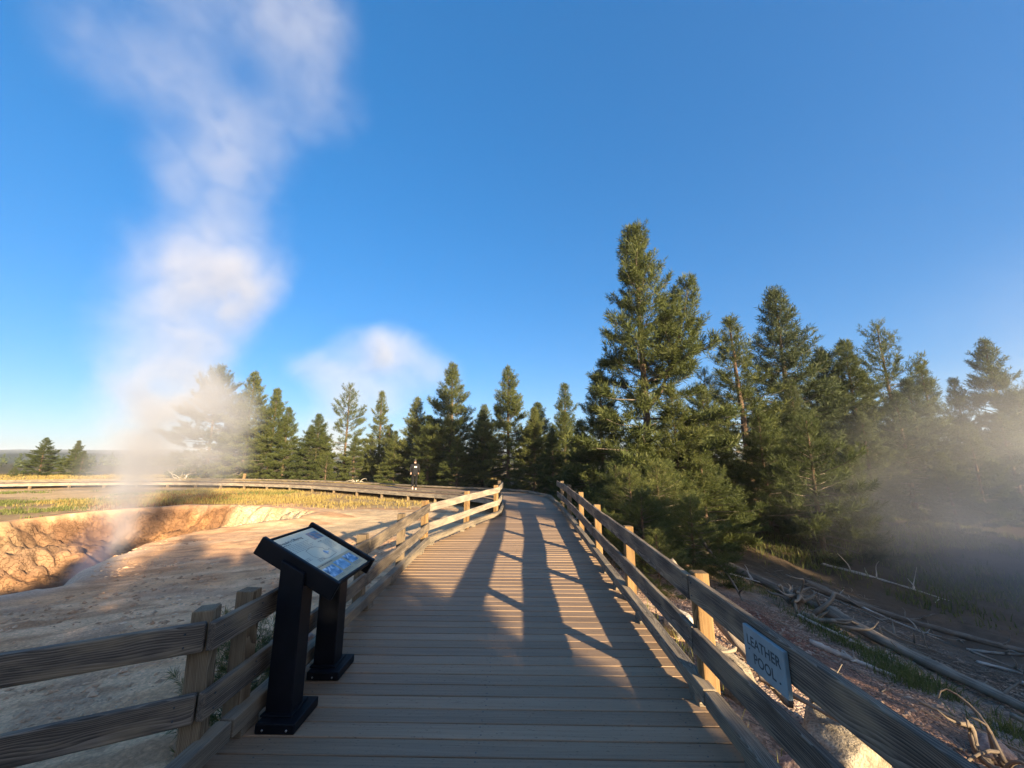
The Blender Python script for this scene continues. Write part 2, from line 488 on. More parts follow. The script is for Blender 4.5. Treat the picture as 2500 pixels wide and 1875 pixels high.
def cells(x, y, size, seed):
    """cellular noise: a random value per cell and the distance to the cell border, in cell units"""
    u, v = x / size, y / size
    iu, iv = np.floor(u), np.floor(v)
    d1 = np.full(u.shape, 9.); d2 = np.full(u.shape, 9.); val = np.zeros(u.shape)
    for a in (-1, 0, 1):
        for b in (-1, 0, 1):
            cx, cy = iu + a, iv + b
            d = np.hypot(cx + .15 + .7 * _hash(cx, cy, seed) - u, cy + .15 + .7 * _hash(cx, cy, seed + 7) - v)
            hv_ = _hash(cx, cy, seed + 13)
            new = d < d1
            d2 = np.where(new, d1, np.minimum(d2, d)); val = np.where(new, hv_, val); d1 = np.where(new, d, d1)
    return val, d2 - d1

def terrain(x, y, full=False):
    x = np.asarray(x, float); y = np.asarray(y, float)
    far = sstep(60, 400, np.hypot(x, y))
    z = -.55 + .16 * (fbm(x * .22, y * .22, 3) - .5) - .12 * sstep(-2, -8, x) * sstep(14, 8, y) * 0
    z += .30 * (fbm(x * .03 + 5, y * .03, 7) - .5) * sstep(20, 60, np.hypot(x, y))
    # sand swells toward the pit's near rim then rolls over
    sd = poly_sd(x, y, PIT) + .55 * (fbm(x * .6, y * .6, 21) - .5) + .18 * (fbm(x * 2.2, y * 2.2, 23) - .5)
    v = (y - 10.5) - .45 * (x + 11)
    w = .9 + 1.9 * sstep(.5, 3.0, v)
    prof = np.clip((sd + .25) / w, 0, 1)
    prof = np.where(v > .8, prof ** .62, prof * prof * (3 - 2 * prof))
    z = z - (1.65 - .95 * sstep(-13.0, -7.5, x)) * prof
    prof = np.where(v > .8, np.clip(prof + .10 * np.sin(prof * 19 + 3 * fbm(x * .7, y * .7, 37)) * prof * (1 - prof) * 2.2, 0, 1), prof)
    wall = sstep(.02, .15, prof) * sstep(1.0, .75, prof) * sstep(.5, 2, v)
    ridge = np.abs(fbm(x * 1.5, y * 1.5, 31, 5) - .5) * 2
    cell, edge = cells(x + .5 * fbm(x * 1.6, y * 1.6, 35), y + .5 * fbm(x * 1.6, y * 1.6, 36), .62, 5)
    z += wall * (.60 * (fbm(x * 1.1, y * 1.1, 33, 4) - .5) - .25 * (ridge - .25) + .26 * (cell - .5) - .14 * sstep(.16, .0, edge))
    cell2, edge2 = cells(x, y, .27, 9)
    z += wall * (.06 * (cell2 - .5) - .05 * sstep(.2, .0, edge2))
    # the bank keeps a raised lip on the far side
    z += .20 * sstep(-2.4, -.2, sd) * sstep(0.3, -.1, sd) * sstep(.5, 2.5, v)
    # right-hand slope to the pool
    s = np.clip(x - 1.7, 0, None)
    drop = .235 * np.minimum(s, 8.0) + .05 * np.clip(s - 8.0, 0, 20)
    drop *= 1 - .62 * sstep(10, 20, y)
    drop *= sstep(-14, -4, y) * (1 - far)
    z -= drop * (1 - .8 * sstep(24, 45, x))
    rgh = sstep(1.4, 3.0, x) * (1 - far)
    z += rgh * (.22 * (fbm(x * .8, y * .8, 41, 4) - .5) + .05 * (fbm(x * 5, y * 5, 43, 3) - .5))
    px, py, rx, ry = POOL
    pd = np.sqrt(((x - px) / rx) ** 2 + ((y - py) / ry) ** 2) + .25 * (fbm(x * .5, y * .5, 51) - .5)
    z = np.where(pd < 1.15, z + (np.minimum(z, WATER_Z - .25) - z) * sstep(1.15, .95, pd), z)
    # keep the ground clear of the decking
    onx = sstep(-2.6, -1.8, x) * sstep(2.0, 1.3, x) * sstep(14.5, 13.0, y)
    z = z - onx * .10
    z += .045 * (fbm(x * 3.5, y * 3.5, 61, 3) - .5) * (1 - far)
    z += .020 * (fbm(x * 9, y * 9, 67, 2) - .5) * (1 - far)
    if full: return z, sd, v, prof, wall, pd
    return z

def tz(x, y): return float(terrain(np.array([x]), np.array([y]))[0])

def axis_lines(lo, hi, step, far, growth=1.16):
    c = list(np.arange(lo, hi + step * .5, step))
    s = step
    p = hi
    while p < far:
        s *= growth; p += s; c.append(p)
    s = step; p = lo
    pre = []
    while p > -far:
        s *= growth; p -= s; pre.append(p)
    return np.array(pre[::-1] + c)

gx = axis_lines(-19, 13, .085, 3500)
gy = axis_lines(1.0, 19.5, .085, 3500)
GX, GY = np.meshgrid(gx, gy)
Z, SD, VV, PROF, WALL, PD = terrain(GX, GY, True)
nx, ny = len(gx), len(gy)
idx = np.arange(nx * ny).reshape(ny, nx)
F = np.stack([idx[:-1, :-1], idx[:-1, 1:], idx[1:, 1:], idx[1:, :-1]], -1).reshape(-1, 4)
gme = np_mesh('ground', np.stack([GX, GY, Z], -1).reshape(-1, 3), F, M['ground'], True)

def lerp_c(c, d, t): return c + (np.array(d) - c) * t[..., None]
XF, YF = GX, GY
C = np.zeros(GX.shape + (3,)); C[:] = (.64, .36, .185)  # sand colour raised to brighten the near slope, which lies in shade
n_a = fbm(XF * .35, YF * .35, 71); n_b = fbm(XF * 1.3, YF * 1.3, 73); n_c = fbm(XF * .12, YF * .12, 75)
n_s = fbm(XF * .45 + YF * .25, YF * 2.0 - XF * 1.1, 79)       # streaks along the flow of the mud
n_t = fbm(XF * 1.1 + YF * .6, YF * 5.2 - XF * 2.9, 80)
C = lerp_c(C, (.76, .48, .275), sstep(.45, .60, n_s) * .8)
C = lerp_c(C, (.44, .23, .115), sstep(.52, .66, n_t) * .75)
C = lerp_c(C, (.36, .22, .14), sstep(.54, .72, n_b) * .5)
C = lerp_c(C, (.52, .30, .22), sstep(.55, .7, n_a) * sstep(7, 3, YF) * .6)
lit = sstep(9.5, 13, YF) * sstep(-9.5, -6.5, XF) * sstep(3, 0, XF)
C = lerp_c(C, (.54, .40, .235), lit * .85)                    # flat between pit and boardwalk: pale ochre, coloured apart because it is sunlit
C = lerp_c(C, (.40, .20, .095), lit * sstep(.54, .64, fbm(XF * .4, YF * 1.4, 77)) * .7)
C = lerp_c(C, (.56, .43, .255), WALL * sstep(-13.0, -12.0, XF + .8 * (n_b - .5)) * .95)
C = lerp_c(C, (.33, .165, .068), WALL * sstep(-12.0, -12.8, XF) * sstep(-15.6, -14.6, XF) * .9)
C = lerp_c(C, (.20, .115, .068), WALL * sstep(-14.4, -15.4, XF) * .9)  # left wall brown, darkened to stand in for its partial shade
C = lerp_c(C, (.17, .09, .048), WALL * sstep(-11.8, -13, XF) * sstep(.48, .62, fbm(XF * .8, YF * .8, 78)) * .75)
C = lerp_c(C, (.085, .05, .03), sstep(.72, .95, PROF) * sstep(-10.0, -12.0, XF) * (.7 + .3 * n_b))   # pit floor, mud darker toward the bottom
C = lerp_c(C, (.55, .47, .37), sstep(-1.0, -.1, SD) * sstep(.5, .1, SD) * sstep(0, -2.5, VV) * sstep(-7.5, -9, XF) * .8)
# grassland beyond
gr = sstep(16.5, 19.5, YF + 1.2 * (n_a - .5) * 6 - np.clip(XF + 12, -30, 0) * -.25) * sstep(4, -2, XF)
gr = np.maximum(gr, sstep(-.5, -2.0, SD) * sstep(-13.5, -16, XF) * sstep(8, 11, YF))
bare = sstep(.44, .54, fbm(XF * .16, YF * .34, 83)) * sstep(-13, -20, XF) * sstep(34, 28, YF)
gr = gr * (1 - .85 * bare)
C = lerp_c(C, (.26, .185, .085), gr * .8)
C = lerp_c(C, (.54, .38, .19), bare * sstep(-13, -18, XF) * sstep(8, 12, YF) * .8)
# forest floor and slope on the right
ri = sstep(1.2, 2.4, XF)
ri = np.maximum(ri, sstep(14, 17, YF) * sstep(-1.5, .5, XF))
C = lerp_c(C, (.34, .215, .145), ri)
C = lerp_c(C, (.44, .32, .24), ri * sstep(.5, .64, n_b) * .8)
C = lerp_c(C, (.26, .105, .065), ri * np.exp(-((XF - 4.0) / .8) ** 2 - ((YF - 6.9) / 1.6) ** 2) * 1.0)
C = lerp_c(C, (.24, .115, .075), ri * np.exp(-((XF - 3.8) / .6) ** 2 - ((YF - 5.0) / 1.4) ** 2) * .7)
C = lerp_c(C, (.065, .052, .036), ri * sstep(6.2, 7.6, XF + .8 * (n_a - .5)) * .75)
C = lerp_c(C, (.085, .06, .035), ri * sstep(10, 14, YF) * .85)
C = lerp_c(C, (.30, .16, .06), ri * np.exp(-((XF - 5.2) / 1.3) ** 2 - ((YF - 10.6) / 1.6) ** 2) * .9)
C = lerp_c(C, (.07, .055, .04), ri * sstep(2.6, 1.8, XF) * sstep(3.8, 2.6, YF) * .6)
fo = sstep(30, 34, YF) * sstep(-60, -30, -np.abs(XF)) * 0
C = lerp_c(C, (.10, .085, .04), sstep(60, 120, np.hypot(XF, YF)))
mask = np.zeros(GX.shape + (3,))
mask[..., 0] = np.clip(WALL * 1.2, 0, 1) * (1 - ri) + sstep(.45, .6, n_a) * .35 * sstep(-10, -6, XF) * sstep(11, 14, YF) * sstep(.2, -.2, SD) * (1 - ri)
mask[..., 1] = np.clip(ri * sstep(9.5, 7.5, YF) + .30 * sstep(5.5, 3.0, YF + .25 * XF + 3 * (n_a - .5)) * (1 - ri), 0, 1)
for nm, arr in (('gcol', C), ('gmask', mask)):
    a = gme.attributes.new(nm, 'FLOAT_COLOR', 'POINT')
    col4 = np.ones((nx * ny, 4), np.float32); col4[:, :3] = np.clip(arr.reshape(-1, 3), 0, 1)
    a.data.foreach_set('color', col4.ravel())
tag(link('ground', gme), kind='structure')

# hot pool
def pool_mat():
    m, nt, b, out = new_mat('pool_water')
    b.inputs['Base Color'].default_value = (.10, .15, .16, 1)
    b.inputs['Roughness'].default_value = .12
    tc = N(nt, 'ShaderNodeTexCoord')
    n = N(nt, 'ShaderNodeTexNoise'); n.inputs['Scale'].default_value = 3; n.inputs['Detail'].default_value = 3
    nt.links.new(tc.outputs['Object'], n.inputs['Vector'])
    bump(nt, b, n.outputs['Fac'], .15, .02)
    return m
th = np.linspace(0, 2 * math.pi, 64, endpoint=False)
pv = [(POOL[0] + 1.08 * POOL[2] * math.cos(t), POOL[1] + 1.08 * POOL[3] * math.sin(t), WATER_Z) for t in th]
tag(link('pool_water', mesh('pool_water', pv, [tuple(range(64))], pool_mat())), kind='structure')

# far hills
hv, hf = [], []
hn = 160
for j, (dist, hh) in enumerate(((240, -3.0), (400, 5), (650, 10), (1100, 16), (2000, 30))):
    for i in range(hn):
        a = R(-80) + R(160) * i / (hn - 1)
        k = float(fbm(np.array([a * 3.0 + j]), np.array([j * 7.7]), 91)[0])
        k2 = float(fbm(np.array([a * 22.0]), np.array([j * 3.1]), 93)[0])
        hv.append((math.sin(a) * dist, math.cos(a) * dist, (-1.3 if j else -2.5) + hh * (.35 + 1.1 * k) + .004 * dist * (k2 - .5)))
for j in range(4):
    for i in range(hn - 1):
        q = j * hn + i
        hf.append((q, q + 1, q + hn + 1, q + hn))
m, nt, b, out = new_mat('forested_hill')
tcn = N(nt, 'ShaderNodeTexCoord'); nn = N(nt, 'ShaderNodeTexNoise'); nn.inputs['Scale'].default_value = .03; nn.inputs['Detail'].default_value = 8
nt.links.new(tcn.outputs['Object'], nn.inputs['Vector'])
nt.links.new(ramp(nt, nn.outputs['Fac'], [(.35, (.018, .026, .016)), (.65, (.05, .06, .032))]), b.inputs['Base Color'])
b.inputs['Roughness'].default_value = 1.0
tag(link('hills', mesh('hills', hv, hf, m, True)), kind='structure')
#==DECK==

# ------------------------------------------------------------------ boardwalk
def zdeck(y): return float(.10 * sstep(4, 11, y) - .20 * sstep(12, 22, y))

def frame(p0, p1):
    a = Vector(p0); b = Vector(p1)
    x = (b - a).normalized()
    y = Vector((0, 0, 1)).cross(x).normalized()
    z = x.cross(y)
    m = Matrix(((x.x, y.x, z.x), (x.y, y.y, z.y), (x.z, y.z, z.z))).to_4x4()
    m.translation = (a + b) / 2
    return m, (b - a).length

_seed = [0]
def beam(name, p0, p1, h, t, mat, parent, jitter=.0022, bevel=.006):
    """straight timber from p0 to p1 (centre line), height h, thickness t"""
    m, L = frame(p0, p1)
    _seed[0] += 1
    me = box_mesh(name, L, t, h, mat, bevel, 2, cuts=max(2, int(L / .25)), jitter=jitter, seed=_seed[0])
    o = link(name, me, parent)
    o.matrix_basis = Matrix.Translation(-Vector(parent.location)) @ m
    return o

walk = tag(empty('boardwalk', (0, 0, 0)), kind='structure')
PITCHB = .1416
XR = 1.20
def xl(y): return -1.68 + (1.18 * min(max((y - 7.5) / 3.5, 0), 1))
board_me = box_mesh('board', 1.0, .1305, .026, M['deck'], .004, 2)
y = -3.0
rb = random.Random(3)
while y < 13.35:
    x0, x1 = xl(y) - .115, XR + .11
    o = link('board', board_me, walk, ((x0 + x1) / 2 + rb.uniform(-.004, .004), y + PITCHB / 2, zdeck(y) - .013 + rb.uniform(-.0012, .0012)),
             (rb.uniform(-.004, .004), 0, rb.uniform(-.0012, .0012)), (x1 - x0, 1, 1))
    y += PITCHB
sv, sf = [], []
y = -3.0
while y < 13.3:
    for jx in (-1.5, -.25, 1.05):
        if jx < xl(y): continue
        for dy in (-.038, .038):
            cx, cy, cz = jx + rb.uniform(-.012, .012), y + PITCHB / 2 + dy + rb.uniform(-.004, .004), zdeck(y) + .0022
            k = len(sv)
            sv += [(cx + .0055 * math.cos(t), cy + .0055 * math.sin(t), cz) for t in np.linspace(0, 6.283, 7)[:6]]
            sf.append(tuple(range(k, k + 6)))
    y += PITCHB
o = link('screw_heads', mesh('screw_heads', sv, sf, M['ink']), walk); o['kind'] = 'stuff'
for jx in (-1.5, -.25, 1.05):
    yy = -3.0
    while yy < 13.2:
        if jx > -1.3 or yy < 7:
            beam('joist', (jx, yy, zdeck(yy) - .13), (jx, yy + 2.4, zdeck(yy + 2.4) - .13), .19, .045, M['joist'], walk, 0)
        yy += 2.4

def catmull(P, n):
    P = [np.array(p, float) for p in P]
    P = [2 * P[0] - P[1]] + P + [2 * P[-1] - P[-2]]
    out = []
    for i in range(1, len(P) - 2):
        for t in np.linspace(0, 1, n, endpoint=False):
            a, b, c, d = P[i - 1], P[i], P[i + 1], P[i + 2]
            out.append(.5 * ((2 * b) + (-a + c) * t + (2 * a - 5 * b + 4 * c - d) * t ** 2 + (-a + 3 * b - 3 * c + d) * t ** 3))
    out.append(P[-2])
    return np.array(out)
LP = catmull([(-.62, 13.35), (-.75, 15.0), (-1.55, 17.0), (-3.3, 19.5), (-6.3, 21.7), (-10.3, 24.4), (-16, 27.6), (-24, 30), (-31, 30), (-38, 28.2), (-50, 22), (-70, 8)], 40)
RP = catmull([(1.31, 13.35), (1.36, 15.7), (.5, 19.0), (-1.3, 21.8), (-5.3, 24.3), (-9.4, 27), (-15.2, 30.2), (-24, 32.8), (-31.5, 32.8), (-39, 30.7), (-51.5, 24.3), (-72, 10)], 40)
MID = (LP + RP) / 2
S = np.concatenate([[0], np.cumsum(np.hypot(*np.diff(MID, axis=0).T))])
def at_s(P, s): return np.array([np.interp(s, S, P[:, 0]), np.interp(s, S, P[:, 1])])
def z_s(s): return float(np.interp(s, [0, 3, 9, 14, 30, 60, 200], [zdeck(13.35), .06, -.10, -.13, -.13, -.13, -.13]))
nb = int(S[-1] / PITCHB)
far_v, far_f = [], []
for i in range(nb):
    s0, s1 = i * PITCHB, (i + 1) * PITCHB - .009
    a, b_, c, d = at_s(LP, s0), at_s(RP, s0), at_s(RP, s1), at_s(LP, s1)
    z0 = z_s(s0)
    V = [(*a, z0), (*b_, z0), (*c, z0), (*d, z0), (*a, z0 - .026), (*b_, z0 - .026), (*c, z0 - .026), (*d, z0 - .026)]
    Fq = [(0, 1, 2, 3), (7, 6, 5, 4), (0, 4, 5, 1), (1, 5, 6, 2), (2, 6, 7, 3), (3, 7, 4, 0)]
    if i < 80:
        cx, cy = (a + c) / 2
        link('board', mesh('board', [(q[0] - cx, q[1] - cy, q[2] - z0) for q in V], Fq, M['deck']), walk, (cx, cy, z0))
    else:
        k = len(far_v)
        far_v += V; far_f += [tuple(j + k for j in f) for f in Fq]
o = link('decking', mesh('decking', far_v, far_f, M['deck']), walk); o['kind'] = 'stuff'
# edge beams, kerbs and supports of the curving walk
step = 2.4
k = 0
while k * step + step < min(S[-1], 96):
    s0, s1 = k * step, (k + 1) * step - .012
    for P, sgn in ((LP, -1), (RP, 1)):
        p0, p1 = at_s(P, s0), at_s(P, s1)
        e = (p1 - p0) / np.linalg.norm(p1 - p0)
        nrm = np.array([e[1], -e[0]]) * sgn
        q0, q1 = p0 + nrm * .02, p1 + nrm * .02
        z0, z1 = z_s(s0), z_s(s1)
        beam('edge_beam', (*q0, z0 - .125), (*q1, z1 - .125), .185, .04, M['rail_pale'], walk, .001)
        q0, q1 = p0 - nrm * .075, p1 - nrm * .075
        beam('kerb', (*q0, z0 + .10), (*q1, z1 + .10), .09, .09, M['kerb'], walk, .001)
        if k < 30:
            q = p0 - nrm * .05
            zt = z0 - .2; zb = tz(*q) - .15
            if zt - zb > .05:
                me = box_mesh('support_post', .12, .12, zt - zb, M['post_shaded'], .004, 1)
                link('support_post', me, walk, (q[0], q[1], (zt + zb) / 2))
            if k % 2 == 0 and sgn == -1:
                qq = at_s(RP, s0)
                beam('cross_beam', (*p0, z0 - .16), (*qq, z0 - .16), .14, .06, M['joist'], walk, 0)
    k += 1

# kerbs of the straight walk stand on small blocks, so a strip of light passes under them
block_me = box_mesh('kerb_block', .085, .16, .052, M['kerb'], .003, 1)
def kerb_run(pts, side):
    for (a, b_) in zip(pts[:-1], pts[1:]):
        za, zb = zdeck(a[1]), zdeck(b_[1])
        beam('kerb', (a[0], a[1] + .006, za + .102), (b_[0], b_[1] - .006, zb + .102), .10, .092, M['kerb'], walk, .0018, .009)
        L = math.dist(a, b_); n = max(2, round(L / 1.2))
        for j in range(n):
            t = (j + .5) / n
            if j == 0: t = .06
            q = (a[0] + (b_[0] - a[0]) * t, a[1] + (b_[1] - a[1]) * t)
            link('kerb_block', block_me, walk, (q[0] + .003 * side, q[1], zdeck(q[1]) + .026))
kerb_run([(1.246, -2.9), (1.246, -.2), (1.246, 2.9), (1.246, 5.9), (1.246, 8.9), (1.246, 11.6), (1.246, 13.4)], 1)
kerb_run([(-1.726, -2.9), (-1.726, .1), (-1.726, 2.55), (-1.726, 5.4), (-1.726, 7.6)], -1)
kerb_run([(-1.726, 7.62), (-1.13, 9.35), (-.55, 11.05)], -1)
kerb_run([(-.548, 11.07), (-.548, 13.4)], -1)
for (a, b_) in (((-1.79, -3), (-1.79, .1)), ((-1.79, .11), (-1.79, 3.6)), ((-1.79, 3.61), (-1.79, 7.5)), ((-1.79, 7.52), (-.62, 11.0)), ((-.62, 11.02), (-.62, 13.4)),
                ((1.32, -3), (1.32, .6)), ((1.32, .61), (1.32, 4.2)), ((1.32, 4.21), (1.32, 7.8)), ((1.32, 7.81), (1.32, 13.3))):
    beam('edge_beam', (*a, zdeck(a[1]) - .125), (*b_, zdeck(b_[1]) - .125), .19, .038, M['kerb'], walk, .001)

# ------------------------------------------------------------------ railings
def railing(name, label, group=None):
    e = empty(name)
    return tag(e, label, 'railing', group)

def post(parent, x, y, ztop, mat, w=.106, lean=(0, 0), rz=0.0):
    zb = tz(x, y) - .25
    L = ztop - zb
    _seed[0] += 1
    bm = bmesh.new()
    bmesh.ops.create_cube(bm, size=1.0)
    bmesh.ops.scale(bm, vec=(w, w, L), verts=bm.verts)
    bmesh.ops.bevel(bm, geom=list(bm.edges), offset=.008, segments=2, profile=.5, affect='EDGES')
    rs = random.Random(_seed[0])
    tl = (rs.uniform(-.03, .03), rs.uniform(-.03, .03))
    for v in bm.verts:
        if v.co.z > L * .3: v.co.z += v.co.x * tl[0] + v.co.y * tl[1]
        v.co.x += rs.uniform(-.0015, .0015); v.co.y += rs.uniform(-.0015, .0015)
    me = bm_mesh('post', bm, mat)
    o = link('post', me, parent, (x - parent.location.x, y - parent.location.y, (ztop + zb) / 2 - parent.location.z), (lean[0], lean[1], rz))
    return o

nail_me = None
def nails(parent, p, nrm, zs):
    global nail_me
    if nail_me is None:
        bm = bmesh.new()
        bmesh.ops.create_cone(bm, cap_ends=True, segments=8, radius1=.006, radius2=.005, depth=.006)
        nail_me = bm_mesh('nail_head', bm, M['ink'])
    for z in zs:
        q = Vector((p[0], p[1], z)) + Vector(nrm) * .002
        o = link('nail_head', nail_me, parent, q - Vector(parent.location))
        o.rotation_euler = Vector(nrm).to_track_quat('Z', 'Y').to_euler()

# right-hand railing
rr = railing('railing', 'weathered grey two-rail timber railing carrying the blue-grey pool sign, beside the pine slope')
rr.location = (1.33, 5, -.6)
for (py, pm) in ((-.8, 'post'), (1.17, 'post_shaded'), (3.07, 'post'), (5.0, 'post'), (6.9, 'post'), (8.8, 'post'), (10.8, 'post_shaded'), (12.6, 'post_shaded')):
    post(rr, 1.316, py, .835 + zdeck(py) * 1.25, M[pm], lean=(rb.uniform(-.012, .012), rb.uniform(-.012, .012)))
for (a, b_) in ((-1.2, 3.05), (3.06, 6.88), (6.89, 10.78), (10.79, 13.35)):
    for zc, h in ((.735, .165), (.395, .155)):
        beam('rail', (1.238, a + .004, zc + zdeck(a) * 1.25), (1.238, b_ - .004, zc + zdeck(b_) * 1.25), h, .042, M['rail'], rr, .003, .008)
for py in (1.17, 3.0, 3.13, 5.0, 6.83, 6.95):
    for zc in (.735, .395):
        nails(rr, (1.216, py), (-1, 0, 0), (zc - .04 + zdeck(py) * 1.25, zc + .045 + zdeck(py) * 1.25))

# left-hand railing along the walk
rl = railing('railing', 'sunlit timber railing that bends inward where the walk narrows, behind the information panel')
rl.location = (-1.82, 6, -.6)
LPOST = [(-1.804, 2.74), (-1.804, 4.62), (-1.812, 6.15), (-1.82, 7.66), (-1.255, 9.35), (-.685, 11.2)]
for i, (px_, py_) in enumerate(LPOST):
    post(rl, px_, py_, .80 + zdeck(py_) * 1.2, M['post_shaded'] if i < 3 else M['post'], lean=(rb.uniform(-.012, .012), rb.uniform(-.012, .012)), rz=0 if i < 3 else -.3)
segs = [((-1.728, 2.33), (-1.728, 4.60), 'rail'), ((-1.728, 4.61), (-1.735, 7.60), 'rail'), ((-1.735, 7.615), (-.60, 11.22), 'rail_pale')]
for a, b_, mt in segs:
    for zc, h in ((.675, .145), (.33, .138)):
        beam('rail', (*a, zc + zdeck(a[1]) * 1.2), (*b_, zc + zdeck(b_[1]) * 1.2), h, .042, M[mt], rl, .003, .008)
for py in (2.4, 2.74, 4.5, 4.7):
    for zc in (.675, .33):
        nails(rl, (-1.706, py), (1, 0, 0), (zc - .035 + zdeck(py), zc + .04 + zdeck(py)))
# last short bay running on along the narrow walk
rs_ = railing('railing', 'short weathered railing bay closing the narrow end of the walk before the bend')
rs_.location = (-.68, 12.4, -.6)
post(rs_, -.70, 13.3, .93, M['post_shaded'])
for zc, h in ((.675, .145), (.33, .138)):
    beam('rail', (-.604, 11.34, zc + .12), (-.60, 13.45, zc + .12), h, .042, M['rail_pale'], rs_, .003, .008)

# near-left railing leaving the walk
rn = railing('railing', 'dark weathered railing turning away from the walk over bare ground, with a knotted post')
rn.location = (-1.9, 2.4, -.6)
post(rn, -1.812, 2.425, .80, M['post_shaded'], w=.108, lean=(.01, -.02), rz=.25)
dirn = np.array([-.86, -.44]); dirn = dirn / np.linalg.norm(dirn)
c0 = np.array([-1.762, 2.345])
c1 = c0 + dirn * 2.6
post(rn, *(c0 + dirn * 2.35 + np.array([-.05, .10])), .79, M['post_shaded'], w=.108, rz=.47)
for zc, h in ((.672, .15), (.325, .145)):
    beam('rail', (c0[0], c0[1], zc), (c1[0], c1[1], zc - .01), h, .044, M['rail'], rn, .003, .012)
for zc in (.672, .325):
    nv = np.array([-dirn[1], dirn[0]]) * -1
    if nv[1] > 0: nv = -nv
    nails(rn, c0 + dirn * .09 + nv * .022, (nv[0], nv[1], 0), (zc - .03, zc + .035))
# round pale knot faces on the rails near the panel
kn = bmesh.new()
bmesh.ops.create_uvsphere(kn, u_segments=14, v_segments=8, radius=1.0)
bmesh.ops.scale(kn, vec=(.018, .004, .024), verts=kn.verts)
knot_me = bm_mesh('knot', kn, M['rail_pale'], True)
for (ky, kz) in ((2.62, .672), (3.62, .345)):
    o = link('knot', knot_me, rl, Vector((-1.706, ky, kz)) - Vector(rl.location), (0, 0, math.pi / 2))

# ------------------------------------------------------------------ information panel
def text_mesh(body, size, mat, depth=.0008, align='LEFT', shear=0.0, bold=0.0):
    cu = bpy.data.curves.new('text', 'FONT')
    cu.body = body; cu.size = size; cu.align_x = align; cu.extrude = depth; cu.shear = shear
    cu.resolution_u = 4; cu.offset = bold
    to = bpy.data.objects.new('text', cu); COL.objects.link(to)
    dg = bpy.context.evaluated_depsgraph_get()
    me = bpy.data.meshes.new_from_object(to.evaluated_get(dg))
    bpy.data.objects.remove(to)
    me.materials.clear(); me.materials.append(mat)
    return me

sg = tag(empty('information_panel', (-1.52, 3.12, 0)), 'tilted cream printed panel on two black metal pedestals standing on the walk', 'sign')
def P(o, loc): o.location = Vector(loc) - Vector(sg.location); return o
TILT = R(28)
vd = Vector((math.cos(TILT), 0, -math.sin(TILT))); nd = Vector((math.sin(TILT), 0, math.cos(TILT))); ud = Vector((0, 1, 0))
pc = Vector((-1.52, 3.118, .945)) - Vector(sg.location)
# local frame of the tray: x = reading direction, y = up the slope, z = out of the panel
TM = Matrix(((ud.x, -vd.x, nd.x), (ud.y, -vd.y, nd.y), (ud.z, -vd.z, nd.z))).to_4x4(); TM.translation = pc
def on_tray(name, me, x, y, z, parent=sg):
    o = link(name, me, parent)
    o.matrix_basis = (TM if parent is sg else Matrix.Identity(4)) @ Matrix.Translation((x, y, z))
    return o
W2, L2 = .268, .278
tray = on_tray('tray', box_mesh('tray', .62, .60, .022, M['black_metal'], .004, 2), 0, 0, -.016)
for sx in (-1, 1):
    on_tray('side_flange', box_mesh('side_flange', .034, .64, .125, M['black_metal'], .008, 3), sx * .312, 0, -.035)
on_tray('bottom_rail', box_mesh('bottom_rail', .59, .012, .018, M['black_metal'], .003, 2), 0, -.294, .004)
on_tray('top_rail', box_mesh('top_rail', .59, .012, .012, M['black_metal'], .003, 2), 0, .294, .001)
panel = on_tray('panel', box_mesh('panel', W2 * 2 + .03, L2 * 2, .006, M['print_cream'], .001, 1), 0, 0, -.002)
def quad(x0, x1, y0, y1, mat, name):
    cx, cy = (x0 + x1) / 2, (y0 + y1) / 2
    me = box_mesh(name, x1 - x0, y1 - y0, .0006, mat, 0)
    return me, cx, cy
def pr(name, u0, u1, w0, w1, mat, z=.0036):
    """print on the panel: u left to right, w top to bottom, 0..1"""
    x0, x1 = -W2 + u0 * 2 * W2, -W2 + u1 * 2 * W2
    y0, y1 = L2 - w1 * 2 * L2, L2 - w0 * 2 * L2
    me, cx, cy = quad(x0, x1, y0, y1, mat, name)
    return on_tray(name, me, cx, cy, z, panel)
pr('tan_band', -.02, 1.02, .665, .995, M['print_tan'], .0033)
on_tray('title', text_mesh("Earthquake\u2019s Offspring", .036, M['ink'], .0003), -W2 - .035, L2 - .075, .0036, panel)
pr('photo', .70, .97, .075, .245, M['photo_a'])
pr('photo', .06, .34, .745, .93, M['photo_b'])
pr('photo', .385, .645, .725, .905, M['photo_c'])
pr('photo', .695, .95, .71, .885, M['photo_b'])
def words(u0, u1, w, h, mat, seed):
    rs = random.Random(seed)
    V, Fq = [], []
    u = u0
    while u < u1:
        l = rs.uniform(.02, .06)
        e = min(u + l, u1)
        x0, x1 = -W2 + u * 2 * W2, -W2 + e * 2 * W2
        y0 = L2 - w * 2 * L2; y1 = y0 + h
        k = len(V); V += [(x0, y0, 0), (x1, y0, 0), (x1, y1, 0), (x0, y1, 0)]; Fq.append((k, k + 1, k + 2, k + 3))
        u = e + .012
    on_tray('text_line', mesh('text_line', V, Fq, mat), 0, 0, .0039, panel)
for i in range(6): words(.03, .60 - (i % 3) * .05, .20 + i * .028, .0034, M['ink_grey'], i)
words(.03, .20, .172, .007, M['ink'], 77)
for i in range(9): words(.755, .965, .315 + i * .022, .0026, M['ink_grey'], 20 + i)
words(.70, .80, .305, .007, M['ink'], 31)
words(.02, .44, .70, .009, M['ink'], 41)
for i in range(2): words(.08, .32, .95 + i * .02, .004, M['ink_grey'], 50 + i)
for i in range(2): words(.40, .60, .928 + i * .02, .004, M['ink_grey'], 60 + i)
for i in range(3): words(.71, .95, .905 + i * .02, .004, M['ink_grey'], 70 + i)
for i in range(3): words(.05, .16, .50 + i * .022, .004, M['ink_grey'], 80 + i)
